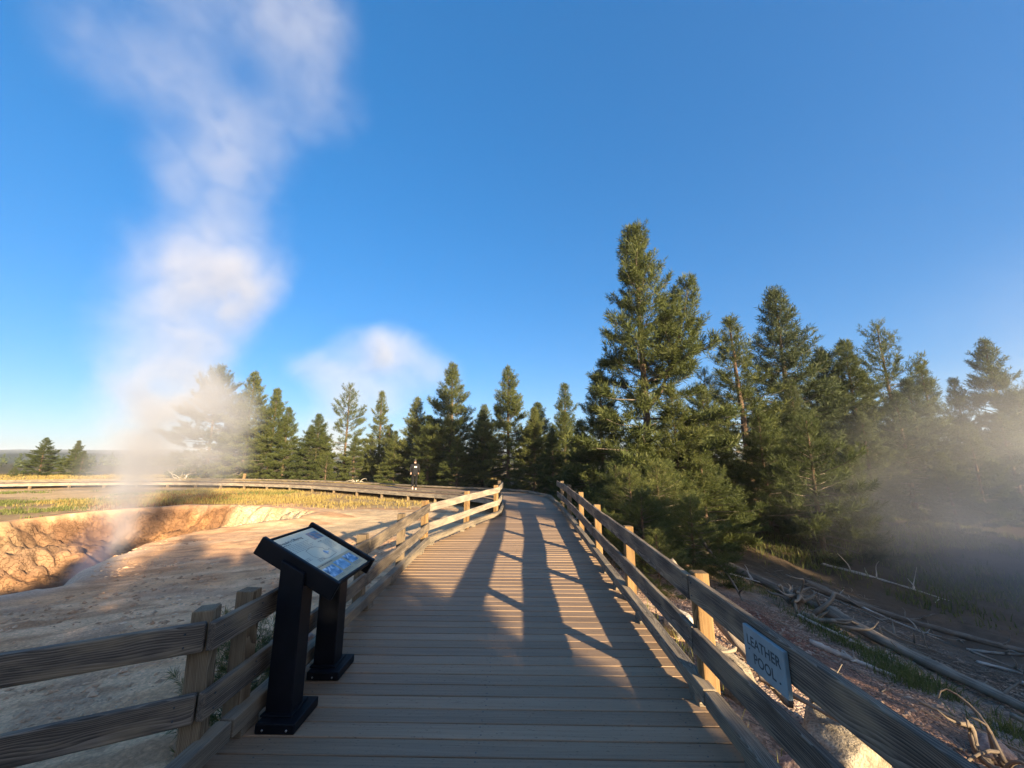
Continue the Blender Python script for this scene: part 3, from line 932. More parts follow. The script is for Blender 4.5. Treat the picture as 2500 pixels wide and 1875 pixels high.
for i in range(3): words(.22, .38, .585 + i * .02, .004, M['ink_grey'], 90 + i)
# map outline of the park drawn as a thin raised line
mo = [(.26, .37), (.40, .345), (.52, .36), (.56, .40), (.62, .43), (.60, .47), (.66, .50), (.70, .49), (.72, .61), (.46, .635), (.31, .60), (.24, .50), (.26, .37)]
mv, mf = [], []
for a, b_ in zip(mo[:-1], mo[1:]):
    p0 = Vector((-W2 + a[0] * 2 * W2, L2 - a[1] * 2 * L2, 0)); p1 = Vector((-W2 + b_[0] * 2 * W2, L2 - b_[1] * 2 * L2, 0))
    d = (p1 - p0).normalized(); nn_ = Vector((-d.y, d.x, 0)) * .0014
    k = len(mv); mv += [p0 - nn_, p1 - nn_, p1 + nn_, p0 + nn_]; mf.append((k, k + 1, k + 2, k + 3))
on_tray('map_outline', mesh('map_outline', mv, mf, M['ink']), 0, 0, .0040, panel)
lake = [(.52, .50), (.55, .47), (.58, .50), (.63, .52), (.60, .55), (.57, .54), (.55, .58), (.53, .55)]
on_tray('map_lake', mesh('map_lake', [(-W2 + u * 2 * W2, L2 - w * 2 * L2, 0) for u, w in lake], [tuple(range(8))[::-1]], M['photo_b']), 0, 0, .0040, panel)
for pyc in (2.835, 3.415):
    # pedestal cut to the slope of the tray
    hw, hd = .083, .072
    xc = -1.545
    def ztop(x): return .945 - (x + 1.52) * math.tan(TILT) - .028
    V = []
    for z_ in (0.03, None):
        for sx, sy in ((-1, -1), (1, -1), (1, 1), (-1, 1)):
            x_ = xc + sx * hw
            V.append((x_ + 1.52, pyc + sy * hd - 3.12, z_ if z_ is not None else ztop(x_)))
    bm = bmesh.new()
    vs = [bm.verts.new(v) for v in V]
    for f in ((0, 3, 2, 1), (4, 5, 6, 7), (0, 1, 5, 4), (1, 2, 6, 5), (2, 3, 7, 6), (3, 0, 4, 7)): bm.faces.new([vs[i] for i in f])
    bmesh.ops.bevel(bm, geom=list(bm.edges), offset=.006, segments=2, profile=.5, affect='EDGES')
    link('pedestal', bm_mesh('pedestal', bm, M['black_metal']), sg)
    bp = P(link('base_plate', box_mesh('base_plate', .245, .29, .058, M['black_metal'], .006, 2), sg), (-1.505, pyc - .018, .031))
    link('base_plate_cap', box_mesh('base_plate_cap', .20, .20, .012, M['black_metal'], .004, 2), bp, (-.035, .015, .033))
    for bx_ in (-.075, .075):
        bb = bmesh.new(); bmesh.ops.create_uvsphere(bb, u_segments=10, v_segments=6, radius=.007)
        link('bolt', bm_mesh('bolt', bb, M['bolt'], True), bp, (bx_, -.146, -.006))

# ------------------------------------------------------------------ pool name sign on the right rail
ps = tag(empty('name_sign', (1.205, 2.145, .685)), 'small blue-grey board with routed letters screwed to the right-hand rail', 'sign')
SM = Matrix(((0, 0, -1), (-1, 0, 0), (0, 1, 0))).to_4x4()      # x = reading direction (-Y), y = up, z = towards the walk
bo = link('sign_board', box_mesh('sign_board', .33, .198, .022, M['sign_teal'], .004, 2, cuts=6, jitter=.0006, seed=9), ps); bo.matrix_basis = SM @ Matrix.Rotation(R(.5), 4, 'Z')
tl = link('lettering', text_mesh('LEATHER', .066, M['sign_ink'], .0006, 'CENTER', 0, .0012), bo, (0.0, .014, .0112)); tl.scale = (1.0, 1.0, 1)
link('lettering', text_mesh('POOL', .066, M['sign_ink'], .0006, 'CENTER', 0, .0012), bo, (0, -.060, .0112))
for (dx, dy) in ((-.118, -.006), (.118, -.052)):
    bb = bmesh.new(); bmesh.ops.create_uvsphere(bb, u_segments=8, v_segments=6, radius=.0045)
    link('screw', bm_mesh('screw', bb, M['sign_ink'], True), bo, (dx, dy, .0112))

# ------------------------------------------------------------------ pines
def tubes(paths, sides=5):
    """paths: list of (pts (n,3), radii (n,)) -> V, F(quads), UV-less"""
    V, Fq, U = [], [], []
    base = 0
    for pts, rad in paths:
        pts = np.asarray(pts, float); n = len(pts)
        t = np.gradient(pts, axis=0); t /= np.linalg.norm(t, axis=1)[:, None] + 1e-9
        ref = np.where(np.abs(t[:, 2:3]) > .9, np.array([[1., 0, 0]]), np.array([[0, 0, 1.]]))
        a = np.cross(t, ref); a /= np.linalg.norm(a, axis=1)[:, None] + 1e-9
        b = np.cross(t, a)
        an = np.linspace(0, 2 * math.pi, sides, endpoint=False)
        ring = pts[:, None, :] + np.asarray(rad)[:, None, None] * (np.cos(an)[None, :, None] * a[:, None, :] + np.sin(an)[None, :, None] * b[:, None, :])
        V.append(ring.reshape(-1, 3))
        ln = np.concatenate([[0], np.cumsum(np.linalg.norm(np.diff(pts, axis=0), axis=1))])
        U.append(np.stack([np.repeat(ln, sides), np.tile(np.arange(sides) / sides, n)], -1))
        i = np.arange(n - 1)[:, None] * sides; j = np.arange(sides)[None, :]; j2 = (j + 1) % sides
        Fq.append((np.stack([i + j, i + j2, i + sides + j2, i + sides + j], -1) + base).reshape(-1, 4))
        base += n * sides
    return np.concatenate(V), np.concatenate(Fq), np.concatenate(U)

def tube_mesh(name, paths, sides, mat):
    V, Fq, U = tubes(paths, sides)
    me = np_mesh(name, V, Fq, mat, True)
    uv = me.uv_layers.new(name='UVMap')
    li = np.empty(len(me.loops), np.int32); me.loops.foreach_get('vertex_index', li)
    uv.data.foreach_set('uv', U[li].astype(np.float32).ravel())
    return me

def needle_mesh(name, pos, axis, size, tint, k, mat, rng, width=.13, spread=.75):
    """pos (n,3), axis (n,3) unit, size (n,): k needle sprays per tuft, each one slim triangle"""
    n = len(pos)
    d = rng.normal(size=(n, k, 3)) * spread + axis[:, None, :] * 1.0
    d /= np.linalg.norm(d, axis=2)[..., None] + 1e-9
    L = size[:, None] * rng.uniform(.65, 1.15, (n, k))
    side = np.cross(d, rng.normal(size=(n, k, 3))); side /= np.linalg.norm(side, axis=2)[..., None] + 1e-9
    st = pos[:, None, :] + axis[:, None, :] * (size[:, None, None] * rng.uniform(-.5, .35, (n, k, 1)))
    w = (L * width)[..., None]
    mid = st + d * (L * .45)[..., None]
    p0 = st; p1 = mid + side * w; p3 = st + d * L[..., None]
    V = np.stack([p0, p1, p3], 2).reshape(-1, 3)
    Fq = np.arange(len(V)).reshape(-1, 3)
    me = np_mesh(name, V, Fq, mat)
    a = me.attributes.new('tint', 'FLOAT', 'POINT')
    tt = np.clip(tint[:, None] + rng.uniform(-.12, .12, (n, k)), 0, 1)
    a.data.foreach_set('value', np.repeat(tt.ravel(), 3).astype(np.float32))
    return me

def pine(seed, H=10.0, Rad=2.0, first=.08, dz=.27, per=5, dens=1.0, shape=.9, open_=0.0, k=11, tuft=.17, mat='needle', width=.085, rag=.0, lean=0.0, second=None, thin_low=0.0):
    """returns (trunk mesh, crown mesh, twig mesh) for a lodgepole-like pine standing at the origin"""
    rng = np.random.default_rng(seed)
    zs = np.linspace(0, H, 26)
    bend = np.cumsum(rng.normal(0, .012 * H / 10, (26, 2)), axis=0) + np.outer(zs / H, [lean, 0]) * H
    r0 = .0135 * H + .02
    stems = [(np.column_stack([bend, zs]), r0 * (1 - zs / H * .93) ** .9 + .004, H, 0.0, Rad)]
    if second:
        h0, h1, dx, dy = second
        z2 = np.linspace(h0, h1, 12); t = (z2 - h0) / (h1 - h0)
        bx = np.interp(h0, zs, bend[:, 0]); by = np.interp(h0, zs, bend[:, 1])
        q = np.column_stack([bx + dx * t ** .6, by + dy * t ** .6, z2])
        stems.append((q, r0 * .5 * (1 - t * .9), h1, h0 + .25 * (h1 - h0), Rad * .62))
    stems_p = [(s[0], s[1]) for s in stems]
    TP, TA, TS, TT = [], [], [], []
    twigs = []
    for pts, rad, top, zlo, RR in stems:
        z = max(zlo, first * H)
        while z < top - .12:
            t = (z - zlo * .6) / (top - zlo * .6)
            c = np.array([np.interp(z, pts[:, 2], pts[:, 0]), np.interp(z, pts[:, 2], pts[:, 1]), z])
            prof = min(1.0, (1 - t) * 1.28) ** shape * (.55 + .45 * min(1.0, (t + .12) / .28))
            L0 = RR * prof + .10
            n_b = max(3, int(round(per * (.7 + .6 * rng.random()))))
            a0 = rng.random() * 6.28
            for q in range(n_b):
                if rng.random() < open_ * .5: continue
                az = a0 + q * 6.283 / n_b + rng.normal(0, .28)
                L = L0 * rng.uniform(.5 - rag, 1.18 + rag * .4) * (1.3 if rng.random() < .07 + rag * .3 else 1)
                e0 = R(-8) + R(55) * t ** 1.2 + rng.normal(0, .12)
                m = 7
                ss = np.linspace(0, 1, m)
                el = e0 - .32 * np.sin(ss * 2.4) * (1 - t) + .55 * ss ** 2
                dirs = np.stack([np.cos(el) * math.cos(az), np.cos(el) * math.sin(az), np.sin(el)], -1)
                dirs[:, :2] += rng.normal(0, .07, (m, 2))
                bp = c + np.concatenate([[np.zeros(3)], np.cumsum(dirs[:-1] * (L / (m - 1)), axis=0)])
                br = max(.006, .012 * L + .004) * (1 - ss * .8)
                twigs.append((bp, br))
                # foliage starts part-way out
                s_in = .22 + .34 * (1 - t) + thin_low * (1 - t) * .4 + rag * .3
                nbr = max(2, int(L / .15 * dens))
                for u in np.linspace(s_in, 1.0, nbr):
                    p = np.array([np.interp(u, ss, bp[:, j]) for j in range(3)])
                    d = dirs[min(int(u * m), m - 1)]
                    d = d / np.linalg.norm(d)
                    if u > .98:
                        sub = [(p, d, .14)]
                    else:
                        perp = np.cross(d, [0, 0, 1.]); perp /= np.linalg.norm(perp) + 1e-9
                        sg_ = 1 if rng.random() < .5 else -1
                        dd = d * rng.uniform(.45, .9) + perp * sg_ * rng.uniform(.5, 1.0) + np.array([0, 0, rng.uniform(.0, .5)])
                        dd /= np.linalg.norm(dd)
                        sub = [(p, dd, L * .34 * (1.05 - u) + rng.uniform(.10, .26))]
                    for (sp, sdn, sl) in sub:
                        nt_ = max(1, int(round(sl / (tuft * .62) * dens)))
                        for w in range(1, nt_ + 1):
                            pp = sp + sdn * sl * (w / nt_) + np.array([0, 0, .06 * (w / nt_) ** 2])
                            ax = sdn + np.array([0, 0, .35 + .35 * (w == nt_)]); ax /= np.linalg.norm(ax)
                            TP.append(pp + rng.normal(0, .02, 3)); TA.append(ax)
                            TS.append(tuft * rng.uniform(.75, 1.2) * (.85 + .25 * (1 - t)))
                            TT.append(np.clip(.25 + .5 * rng.random() + .2 * (w == nt_) , 0, 1))
            z += dz * rng.uniform(.7, 1.3) * (.55 + .6 * (1 - t))
        # leader
        for w in range(5):
            TP.append(np.array([pts[-1, 0], pts[-1, 1], top - .09 * w])); TA.append(np.array([0, 0, 1.])); TS.append(tuft * .8); TT.append(.6)
    crown = needle_mesh('crown', np.array(TP), np.array(TA), np.array(TS), np.array(TT), k, M[mat], rng, width)
    trunk = tube_mesh('trunk', stems_p, 9, M['bark'])
    tw = tube_mesh('branches', twigs, 4, M['twig'])
    return trunk, crown, tw

VAR = {
    'big':    pine(21, 12, 2.45, .02, .30, 6, 1.1, .74, .12, 17, .25, rag=.26, width=.10, second=(4.4, 9.5, 2.0, .4), thin_low=.1),
    'conic':  pine(2, 10, 2.0, .02, .24, 6, 1.05, .84, .02, 16, .26, rag=.12, width=.10),
    'conic2': pine(3, 10, 2.3, .03, .26, 6, 1.05, .92, .05, 16, .26, rag=.18, width=.10),
    'open':   pine(4, 10, 2.5, .08, .34, 5, .9, .72, .30, 15, .26, rag=.3, width=.10, thin_low=.5),
    'slim':   pine(5, 10, 1.4, .05, .25, 5, 1.05, .85, .05, 16, .25, rag=.18, width=.10),
    'wide':   pine(6, 10, 2.9, .03, .28, 6, 1.0, .70, .12, 16, .26, 'needle_cool', rag=.25, width=.10),
    'cool':   pine(7, 10, 2.1, .04, .26, 6, 1.05, .82, .06, 16, .26, 'needle_cool', rag=.2, width=.10),
    'young':  pine(8, 3, 1.05, .03, .15, 5, 1.2, .8, .0, 22, .14, width=.06, rag=.1),
    'sapling': pine(9, .8, .26, .10, .075, 5, 1.4, .7, .0, 36, .07, width=.05),
}
VH = {'big': 12, 'young': 3, 'sapling': .8}
def tree(kind, x, y, h, label, group=None, rz=None, wide=1.0, cat='tree', name='pine_tree'):
    t = empty(name, (x, y, tz(x, y) - .06), rb.uniform(0, 6.28) if rz is None else rz)
    s = h / VH.get(kind, 10)
    t.scale = (s * wide, s * wide, s)
    tag(t, label, cat, group)
    tr, cr, tw = VAR[kind]
    link('trunk', tr, t); link('crown', cr, t); link('branches', tw, t)
    return t
#==TREES==
G_FAR = 'pines across the meadow beyond the far boardwalk'
G_MID = 'pines behind the curving boardwalk'
G_STEAM = 'pines standing in steam behind the hot pool'
G_BACK = 'pines behind the viewpoint that shade the foreground'
for row in [
    ('cool', -64.7, 46, 3.96, 1.0, 'dark pine alone at the edge of the far meadow', G_FAR),
    ('conic2', -62.5, 50, 4.9, 1.5, 'broad pine, tallest of the small clump beyond the straight far boardwalk', G_FAR),
    ('conic', -60.4, 52, 4.6, 1.3, 'pointed pine in the small clump, between its broadest and lowest neighbours', G_FAR),
    ('conic2', -55.9, 49, 3.2, 1.5, 'low spreading pine at the clump end nearest the steaming vent', G_FAR),
    ('young', -60.6, 46, 1.2, 1.0, 'tiny pine in the meadow beside the small clump', G_FAR),
    ('wide', -34.7, 43, 12.6, 1.0, 'tall pine half veiled by the vent steam', G_MID),
    ('conic2', -29.3, 41, 11.5, 1.1, 'tall dense pine beside the steam-veiled one', G_MID),
    ('conic', -26.6, 41, 9.6, 1.1, 'middle-height pine leaning on the tall dense clump by the vent steam', G_MID),
    ('conic', -23.2, 38, 7.2, 1.1, 'lowest pointed pine at the end of the dense clump, before the gap of sky', G_MID),
    ('wide', -33.5, 45, 8.9, 1.0, 'broad pine inside the clump behind the vent steam', G_MID),
    ('conic', -19.6, 37, 6.4, 1.35, 'low bright conical pine after the gap of sky, with a bare trunk foot', G_MID),
    ('open', -17.1, 38, 9.5, 1.0, 'open-crowned pine with sky showing between its limbs', G_MID),
    ('slim', -13.8, 38, 8.8, 1.1, 'slender pine with a see-through crown', G_MID),
    ('cool', -15.1, 39, 4.4, 1.2, 'small shaded pine between the open and the slender pine', G_MID),
    ('young', -17.9, 36, 2.6, 1.0, 'bushy young pine under the open-crowned pine', G_MID),
    ('conic2', -9.2, 34, 7.6, 1.2, 'pine directly behind the walking person', G_MID),
    ('conic', -10.8, 33.5, 4.6, 1.3, 'shorter pine just behind the person, on the vent side', G_MID),
    ('conic2', -5.9, 33, 10.4, 1.15, 'tallest full pine of the row behind the curve of the boardwalk', G_MID),
    ('conic', -7.3, 31, 5.6, 1.3, 'bright dense pine in front of the tallest of the row', G_MID),
    ('conic2', -.9, 29, 9.1, 1.1, 'full pine with a fine pointed top above the railing end', G_MID),
    ('cool', -2.9, 30.5, 5.9, 1.3, 'shaded pine filling the gap between the two full pointed pines', G_MID),
    ('conic', .95, 27, 5.7, 1.2, 'yellow-green pine leaning close to the full pointed pine', G_MID),
    ('conic2', -4.6, 28.5, 3.9, 1.4, 'low bushy pine at the foot of the row, by the walk', G_MID),
    ('slim', 3.1, 27, 7.5, 1.3, 'dark slender pine beside the giant pine', G_MID),
    ('conic', 1.9, 23, 3.9, 1.2, 'small sunlit pine where the boardwalk turns', G_MID),
    ('conic2', 2.8, 24.5, 5.2, 1.2, 'mid-sized pine tucked behind the small sunlit one at the turn', G_MID),
    ('conic2', -12.6, 37, 5.2, 1.2, 'dense pine under the slender see-through pine', G_MID),
    ('conic', -18.6, 36.6, 3.4, 1.4, 'low dense pine under the open-crowned pine, on its vent side', G_MID),
    ('conic2', -15.9, 37.2, 4.4, 1.4, 'bushy pine filling the foot of the open-crowned pine', G_MID),
    ('cool', -11.4, 42, 6.6, 1.3, 'shaded pine set back behind the walking person', G_MID),
    ('conic2', -7.6, 41, 7.0, 1.3, 'shaded pine set back between the two tallest of the row', G_MID),
    ('cool', -3.4, 38, 7.4, 1.3, 'shaded pine set back behind the low bushy one by the walk', G_MID),
    ('conic', 1.6, 34, 7.0, 1.4, 'shaded pine set back behind the yellow-green one', G_MID),
    ('cool', -25.0, 46, 6.0, 1.4, 'shaded pine set back at the end of the dense clump', G_MID),
    ('cool', -21.5, 42, 5.0, 1.3, 'hazy pine set back in the gap of sky', G_MID),
]:
    k, x, y, h, w, lb, g = row
    tree(k, x, y, h, lb, g, wide=w)

big = tree('big', 5.25, 16.0, 12.12 - tz(5.25, 16), 'giant pine with forked top towering over the right railing', None, rz=-.25)
for row in [
    ('conic2', 3.9, 18.6, 5.9, 1.2, 'dense pine against the walk side of the giant pine'),
    ('conic', 5.9, 15.0, 4.3, 1.25, 'bushy pine at the foot of the giant pine, on the slope'),
    ('conic', 3.1, 20.2, 3.6, 1.2, 'low pine between the walk and the giant pine'),
    ('young', 3.2, 13.4, 1.5, 1.3, 'young pine pressing against the far posts of the right railing'),
    ('young', 4.5, 12.5, 1.5, 1.35, 'young pine at the top of the pool slope, under the giant pine'),
    ('young', 3.3, 11.2, .75, 1.4, 'knee-high pine behind the right railing'),
    ('young', 2.55, 7.7, .35, 1.4, 'low bushy pine just behind the right railing, beside the pale boulder'),
    ('young', 2.75, 9.1, .95, 1.4, 'chest-high bushy pine behind the right railing, next to the low one'),
    ('young', 2.9, 10.6, 1.35, 1.35, 'full young pine leaning over the far rails'),
    ('young', 4.0, 9.6, .75, 1.4, 'spreading young pine above the leaning dead pole'),
    ('young', 3.9, 11.3, 1.5, 1.35, 'young pine between the full one and the giant trunk'),
    ('conic', 7.2, 16.6, 3.3, 1.3, 'leafy pine at the forest edge above the fallen root stump'),
    ('young', 6.5, 14.3, 1.7, 1.3, 'young pine beside the fallen root stump'),
]:
    k, x, y, zt, w, lb = row
    tree(k, x, y, zt - tz(x, y), lb, 'pines below the right railing', wide=w)
for row in [
    ('slim', 12.1, 21, 9.45, 1.35, 'pointed slender pine next to the giant pine, clear of the steam'),
    ('open', 11.2, 23, 6.9, 1.0, 'sparse pine in the gap between the giant and the slender pine'),
    ('cool', 17.1, 25, 12.7, 1.15, 'tall broad pine with drooping boughs, second highest of the stand'),
    ('young', 11.4, 15.7, 3.2, 1.0, 'thin young pine with bare lower trunk on the slope'),
    ('cool', 21.2, 27, 9.2, 1.2, 'rust-tinged pine behind the tall broad one'),
    ('conic', 22.4, 26, 9.5, 1.1, 'pine with a double point in the misty stand'),
    ('open', 26.8, 28, 11.5, .95, 'open-limbed pine rising alone over the mist'),
    ('slim', 28.4, 27, 8.1, 1.1, 'small spire of pine dissolving in the mist'),
    ('slim', 32.6, 29, 7.5, 1.1, 'faint low spire beyond the thickest steam'),
    ('conic2', 34.2, 28, 10.2, 1.0, 'tall pine above the thickest steam'),
    ('conic', 34.0, 25.5, 7.2, 1.0, 'pine at the edge of the stand, half lost in steam'),
    ('cool', 21.2, 22, 5.3, 1.25, 'dim pine deep in the steam, front rank of the stand'),
    ('cool', 26.9, 22, 4.1, 1.25, 'low dim pine beyond the pool, nearly hidden by steam'),
    ('conic2', 22.6, 20, 3.4, 1.2, 'rounded pine at the far bank of the pool'),
    ('cool', 17.3, 20, 3.9, 1.25, 'misty pine at the slope foot before the double-pointed one'),
    ('conic2', 11.0, 18, 3.9, 1.25, 'full pine below the slender pointed one'),
    ('cool', 15.5, 22, 6.0, 1.25, 'dense pine below the tall broad one'),
    ('conic', 14.0, 17.0, 2.2, 1.3, 'low pine at the foot of the misty slope'),
    ('cool', 19.0, 18.0, 1.9, 1.3, 'low bush-like pine on the misty pool bank'),
    ('conic', 9.2, 19.5, 5.2, 1.2, 'shaded pine between the giant and the slope stand'),
    ('conic2', 30.5, 24.0, 5.6, 1.3, 'broad low pine inside the thickest steam'),
    ('cool', 25.0, 25.0, 6.6, 1.2, 'pine under the open-limbed one, blurred by mist'),
]:
    k, x, y, zt, w, lb = row
    tree(k, x, y, zt - tz(x, y), lb, G_STEAM, wide=w)
# the pines behind the viewpoint, whose shadow lies over the foreground
SH = np.array([-math.sin(SUN_AZ), -math.cos(SUN_AZ)]); QH = np.array([-SH[1] * -1, SH[0] * -1])
QH = np.array([SH[1], -SH[0]])
rk = random.Random(8)
for r, (s0, q0, n, dq, h0) in enumerate(((-9.5, -.2, 9, 1.8, 6.0), (-14, -.6, 9, 1.9, 7.0), (-6.3, 2.25, 6, 1.5, 4.7), (-7.8, 1.5, 5, 1.6, 5.2))):
    for i in range(n):
        q = q0 - dq * i + rk.uniform(-.3, .3)
        s = s0 + rk.uniform(-.8, .8)
        p = SH * s + QH * q
        tree(['conic', 'conic2'][(i + r) % 2], p[0], p[1], h0 + rk.uniform(-.8, .5), 'dense pine in the rows behind the viewpoint', G_BACK, wide=1.75 if r >= 2 else 1.4)
for i, (q, s, h) in enumerate(((7.7, -19, 9.0), (9.5, -17, 8.4), (4.9, -8, 2.7), (11.0, -20, 7.2), (13.2, -20, 8.0), (15.0, -22, 8.6), (16.8, -19, 7.6), (18.7, -22, 9.8), (20.6, -20, 9.4), (23, -21, 9.6), (25, -22, 9.4), (14.0, -16, 7.0), (12.2, -23, 8.0), (5.9, -8, 3.1), (7.2, -8.6, 3.3), (8.8, -8, 3.3), (5.4, -9.4, 3.2), (6.5, -9.6, 3.6))):
    p = SH * s + QH * q
    tree(['conic', 'conic2', 'cool'][i % 3], p[0], p[1], h, 'pine in the stand across the near end of the pool', 'pines across the near end of the pool', wide=1.45)
tree('sapling', -2.25, 3.5, .85, 'knee-high pine sapling behind the near railing posts', None, cat='sapling', name='pine_sapling', wide=.95)

# ------------------------------------------------------------------ rocks
def rock_mesh(seed, sx, sy, sz, mat, sub=4, rough=.22, cuts=7):
    rs = np.random.default_rng(seed)
    bm = bmesh.new()
    bmesh.ops.create_icosphere(bm, subdivisions=sub, radius=1.0)
    V = np.array([v.co[:] for v in bm.verts])
    for _ in range(cuts):                                   # flat broken faces
        n = rs.normal(size=3); n /= np.linalg.norm(n)
        d = rs.uniform(.45, .85)
        e = V @ n - d
        V = V - np.where(e > 0, e, 0)[:, None] * n * .92
    o = rs.uniform(0, 50, 3)
    f = fbm(V[:, 0] * 1.7 + o[0], V[:, 1] * 1.7 + V[:, 2] * 1.3 + o[1], seed, 4) - .5
    g = fbm(V[:, 0] * 5 + o[1], V[:, 2] * 5 + V[:, 1] * 3 + o[2], seed + 3, 3) - .5
    V = V * (1 + rough * 1.5 * f + rough * .5 * g)[:, None] * np.array([sx, sy, sz])
    for v, c in zip(bm.verts, V): v.co = c
    return bm_mesh('rock', bm, mat, True)

def rock(seed, x, y, sx, sy, sz, rz, mat, label, group=None, sink=.35, dz=0.0, tilt=(0, 0)):
    o = link('rock', rock_mesh(seed, sx, sy, sz, M[mat]), None, (x, y, tz(x, y) + sz * (1 - sink) * .6 + dz), (tilt[0], tilt[1], rz))
    return tag(o, label, 'rock', group)

G_R = 'rocks below the right railing'
rock(1, 2.55, 3.65, .62, .30, .26, 1.15, 'rock_tan', 'long lichened boulder below the rail, under the pool sign', G_R)
rock(2, 2.30, 4.75, .55, .26, .24, 1.25, 'rock_tan', 'long pale boulder behind the second railing post, by a dead branch', G_R)
rock(3, 2.75, 2.95, .34, .24, .20, .5, 'rock_pink', 'pink split rock at the low end of the long lichened boulder', G_R)
rock(4, 2.15, 5.75, .40, .22, .20, 1.4, 'rock_pale', 'small sunlit boulder between the railing posts, at the bush edge', G_R)
rock(5, 3.1, 2.35, .42, .20, .13, .9, 'rock_pale', 'flat flaky slab of stone lying in the grass near the rail', G_R)
rock(6, 1.95, 3.3, .20, .16, .10, .2, 'rock_pink', 'small pink stone right beside the edge of the walk', G_R)
rock(7, 1.62, 2.15, .06, .05, .04, .2, 'rock_pale', 'white pebble-sized stone against the kerb', G_R)
rock(8, 4.4, 4.3, .22, .16, .10, 1.2, 'rock_pink', 'reddish lump among the gravel of the pool slope', G_R)
rock(9, 3.9, 3.5, .20, .15, .12, .4, 'rock_pink', 'brown lump beside the root tangle near the rail', G_R)
G_P = 'rocks in the mud pit'
for (sd_, x, y, a, b_, c, rz, mt, lb) in [
    (11, -13.3, 9.2, .75, .45, .38, .3, 'rock_pink', 'rounded pink boulder at the edge of the pit, farthest from the steam'),
    (12, -12.0, 9.6, .80, .45, .34, .1, 'rock_pink', 'flat-topped pink boulder on the pit floor beside the rounded one'),
    (13, -12.6, 12.4, .85, .35, .22, .5, 'rock_ochre', 'thin overhanging slab jutting from the pit wall'),
    (14, -11.9, 11.6, .6, .5, .30, .9, 'rock_ochre', 'dark rock at the foot of the steaming vent'),
    (15, -11.2, 15.0, .55, .45, .50, .3, 'rock_ochre', 'brown crag on the lit side of the steaming vent'),
    (16, -12.6, 15.7, .8, .5, .55, .8, 'rock_ochre', 'tallest ochre crag of the far pit wall'),
    (17, -9.8, 14.7, .45, .35, .30, .2, 'rock_ochre', 'pale crusted block low in the pit wall'),
    (18, -9.1, 14.6, .26, .18, .16, .2, 'rock_tan', 'small dark stone at the corner of the white crust'),
    (19, -10.6, 14.3, .60, .40, .28, 1.1, 'rock_ochre', 'pale crusted ledge beside the vent'),
]:
    rock(sd_, x, y, a * 1.15, b_ * 1.15, c * 1.25, rz, mt, lb, G_P, sink=.8)
rock(31, -4.55, 6.9, .17, .12, .07, .2, 'rock_pink', 'small pink flat stone lying on the bare near slope', None, sink=.6)
rock(32, -2.75, 5.1, .35, .14, .10, .3, 'rock_pink', 'low pale ledge of stone behind the panel', None, sink=.7)
rock(33, -2.35, 7.3, .13, .12, .10, .3, 'rock_pale', 'round white stone behind the sunlit railing', None, sink=.5)
# loose gravel, one mass
def scatter_chips(name, n, fn, smin, smax, seed, mat):
    rs = np.random.default_rng(seed)
    P_ = fn(rs, n)
    z = terrain(P_[:, 0], P_[:, 1])
    base = np.array([[1, 0, 0], [0, 1, 0], [-1, 0, 0], [0, -1, 0], [0, 0, .8], [0, 0, -.8]], float)
    fc = np.array([[0, 1, 4], [1, 2, 4], [2, 3, 4], [3, 0, 4], [1, 0, 5], [2, 1, 5], [3, 2, 5], [0, 3, 5]])
    m = len(P_)
    sz = smin + (smax - smin) * rs.random(m) ** 3.0
    sc = sz[:, None] * np.stack([rs.uniform(.6, 1.5, m), rs.uniform(.5, 1.1, m), rs.uniform(.3, .7, m)], -1)
    an = rs.uniform(0, 6.28, m); c, s = np.cos(an), np.sin(an)
    V = base[None] * (1 + rs.uniform(-.35, .35, (m, 6, 3))) * sc[:, None, :]
    X = V[..., 0] * c[:, None] - V[..., 1] * s[:, None]; Y = V[..., 0] * s[:, None] + V[..., 1] * c[:, None]
    V = np.stack([X + P_[:, 0:1], Y + P_[:, 1:2], V[..., 2] + z[:, None] + sc[:, 2:3] * .2], -1)
    Fq = (fc[None] + (np.arange(m) * 6)[:, None, None]).reshape(-1, 3)
    o = link(name, np_mesh(name, V.reshape(-1, 3), Fq, mat))
    return tag(o, None, None, None, 'stuff')
def gl(rs, n):
    x = -1.9 - rs.random(n) ** 1.3 * 9; y = 1.2 + rs.random(n) ** 1.2 * 10
    k = (poly_sd(x, y, PIT) < -.2) & (fbm(x * .7, y * .7, 101) + .25 * (1 - y / 10) > .52)
    return np.stack([x, y], -1)[k]
tag(scatter_chips('gravel', 11000, gl, .008, .055, 1, M['gravel_sand']), 'loose pinkish stone chips strewn over the bare near slope', 'gravel')
def gr_(rs, n):
    x = 1.5 + rs.random(n) * 7.0; y = 1.0 + rs.random(n) ** 1.1 * 10.5
    k = (fbm(x * .9, y * .9, 103) > .40)
    return np.stack([x, y], -1)[k]
tag(scatter_chips('gravel', 22000, gr_, .006, .042, 2, M['gravel']), 'crumbly gravel covering the slope between railing and pool', 'gravel')

# ------------------------------------------------------------------ dead wood
def limb(p0, p1, r0, r1, seed, n=14, wob=.04, sag=0.0, ground=None):
    rs = np.random.default_rng(seed)
    p0 = np.array(p0, float); p1 = np.array(p1, float)
    t = np.linspace(0, 1, n)
    L = np.linalg.norm(p1 - p0)
    P_ = p0 + (p1 - p0) * t[:, None]
    for k in (1, 2, 3):
        P_ += np.sin(t * math.pi * k)[:, None] * rs.normal(0, wob * L / (k ** 1.4) * .5, 3)
    P_[:, 2] -= sag * np.sin(t * math.pi)
    if ground is not None:
        g = terrain(P_[:, 0], P_[:, 1])
        P_[:, 2] = g + ground(t)
    rad = (r0 + (r1 - r0) * t) * (1 + .12 * rs.normal(size=n)).clip(.75, 1.3)
    return P_, rad

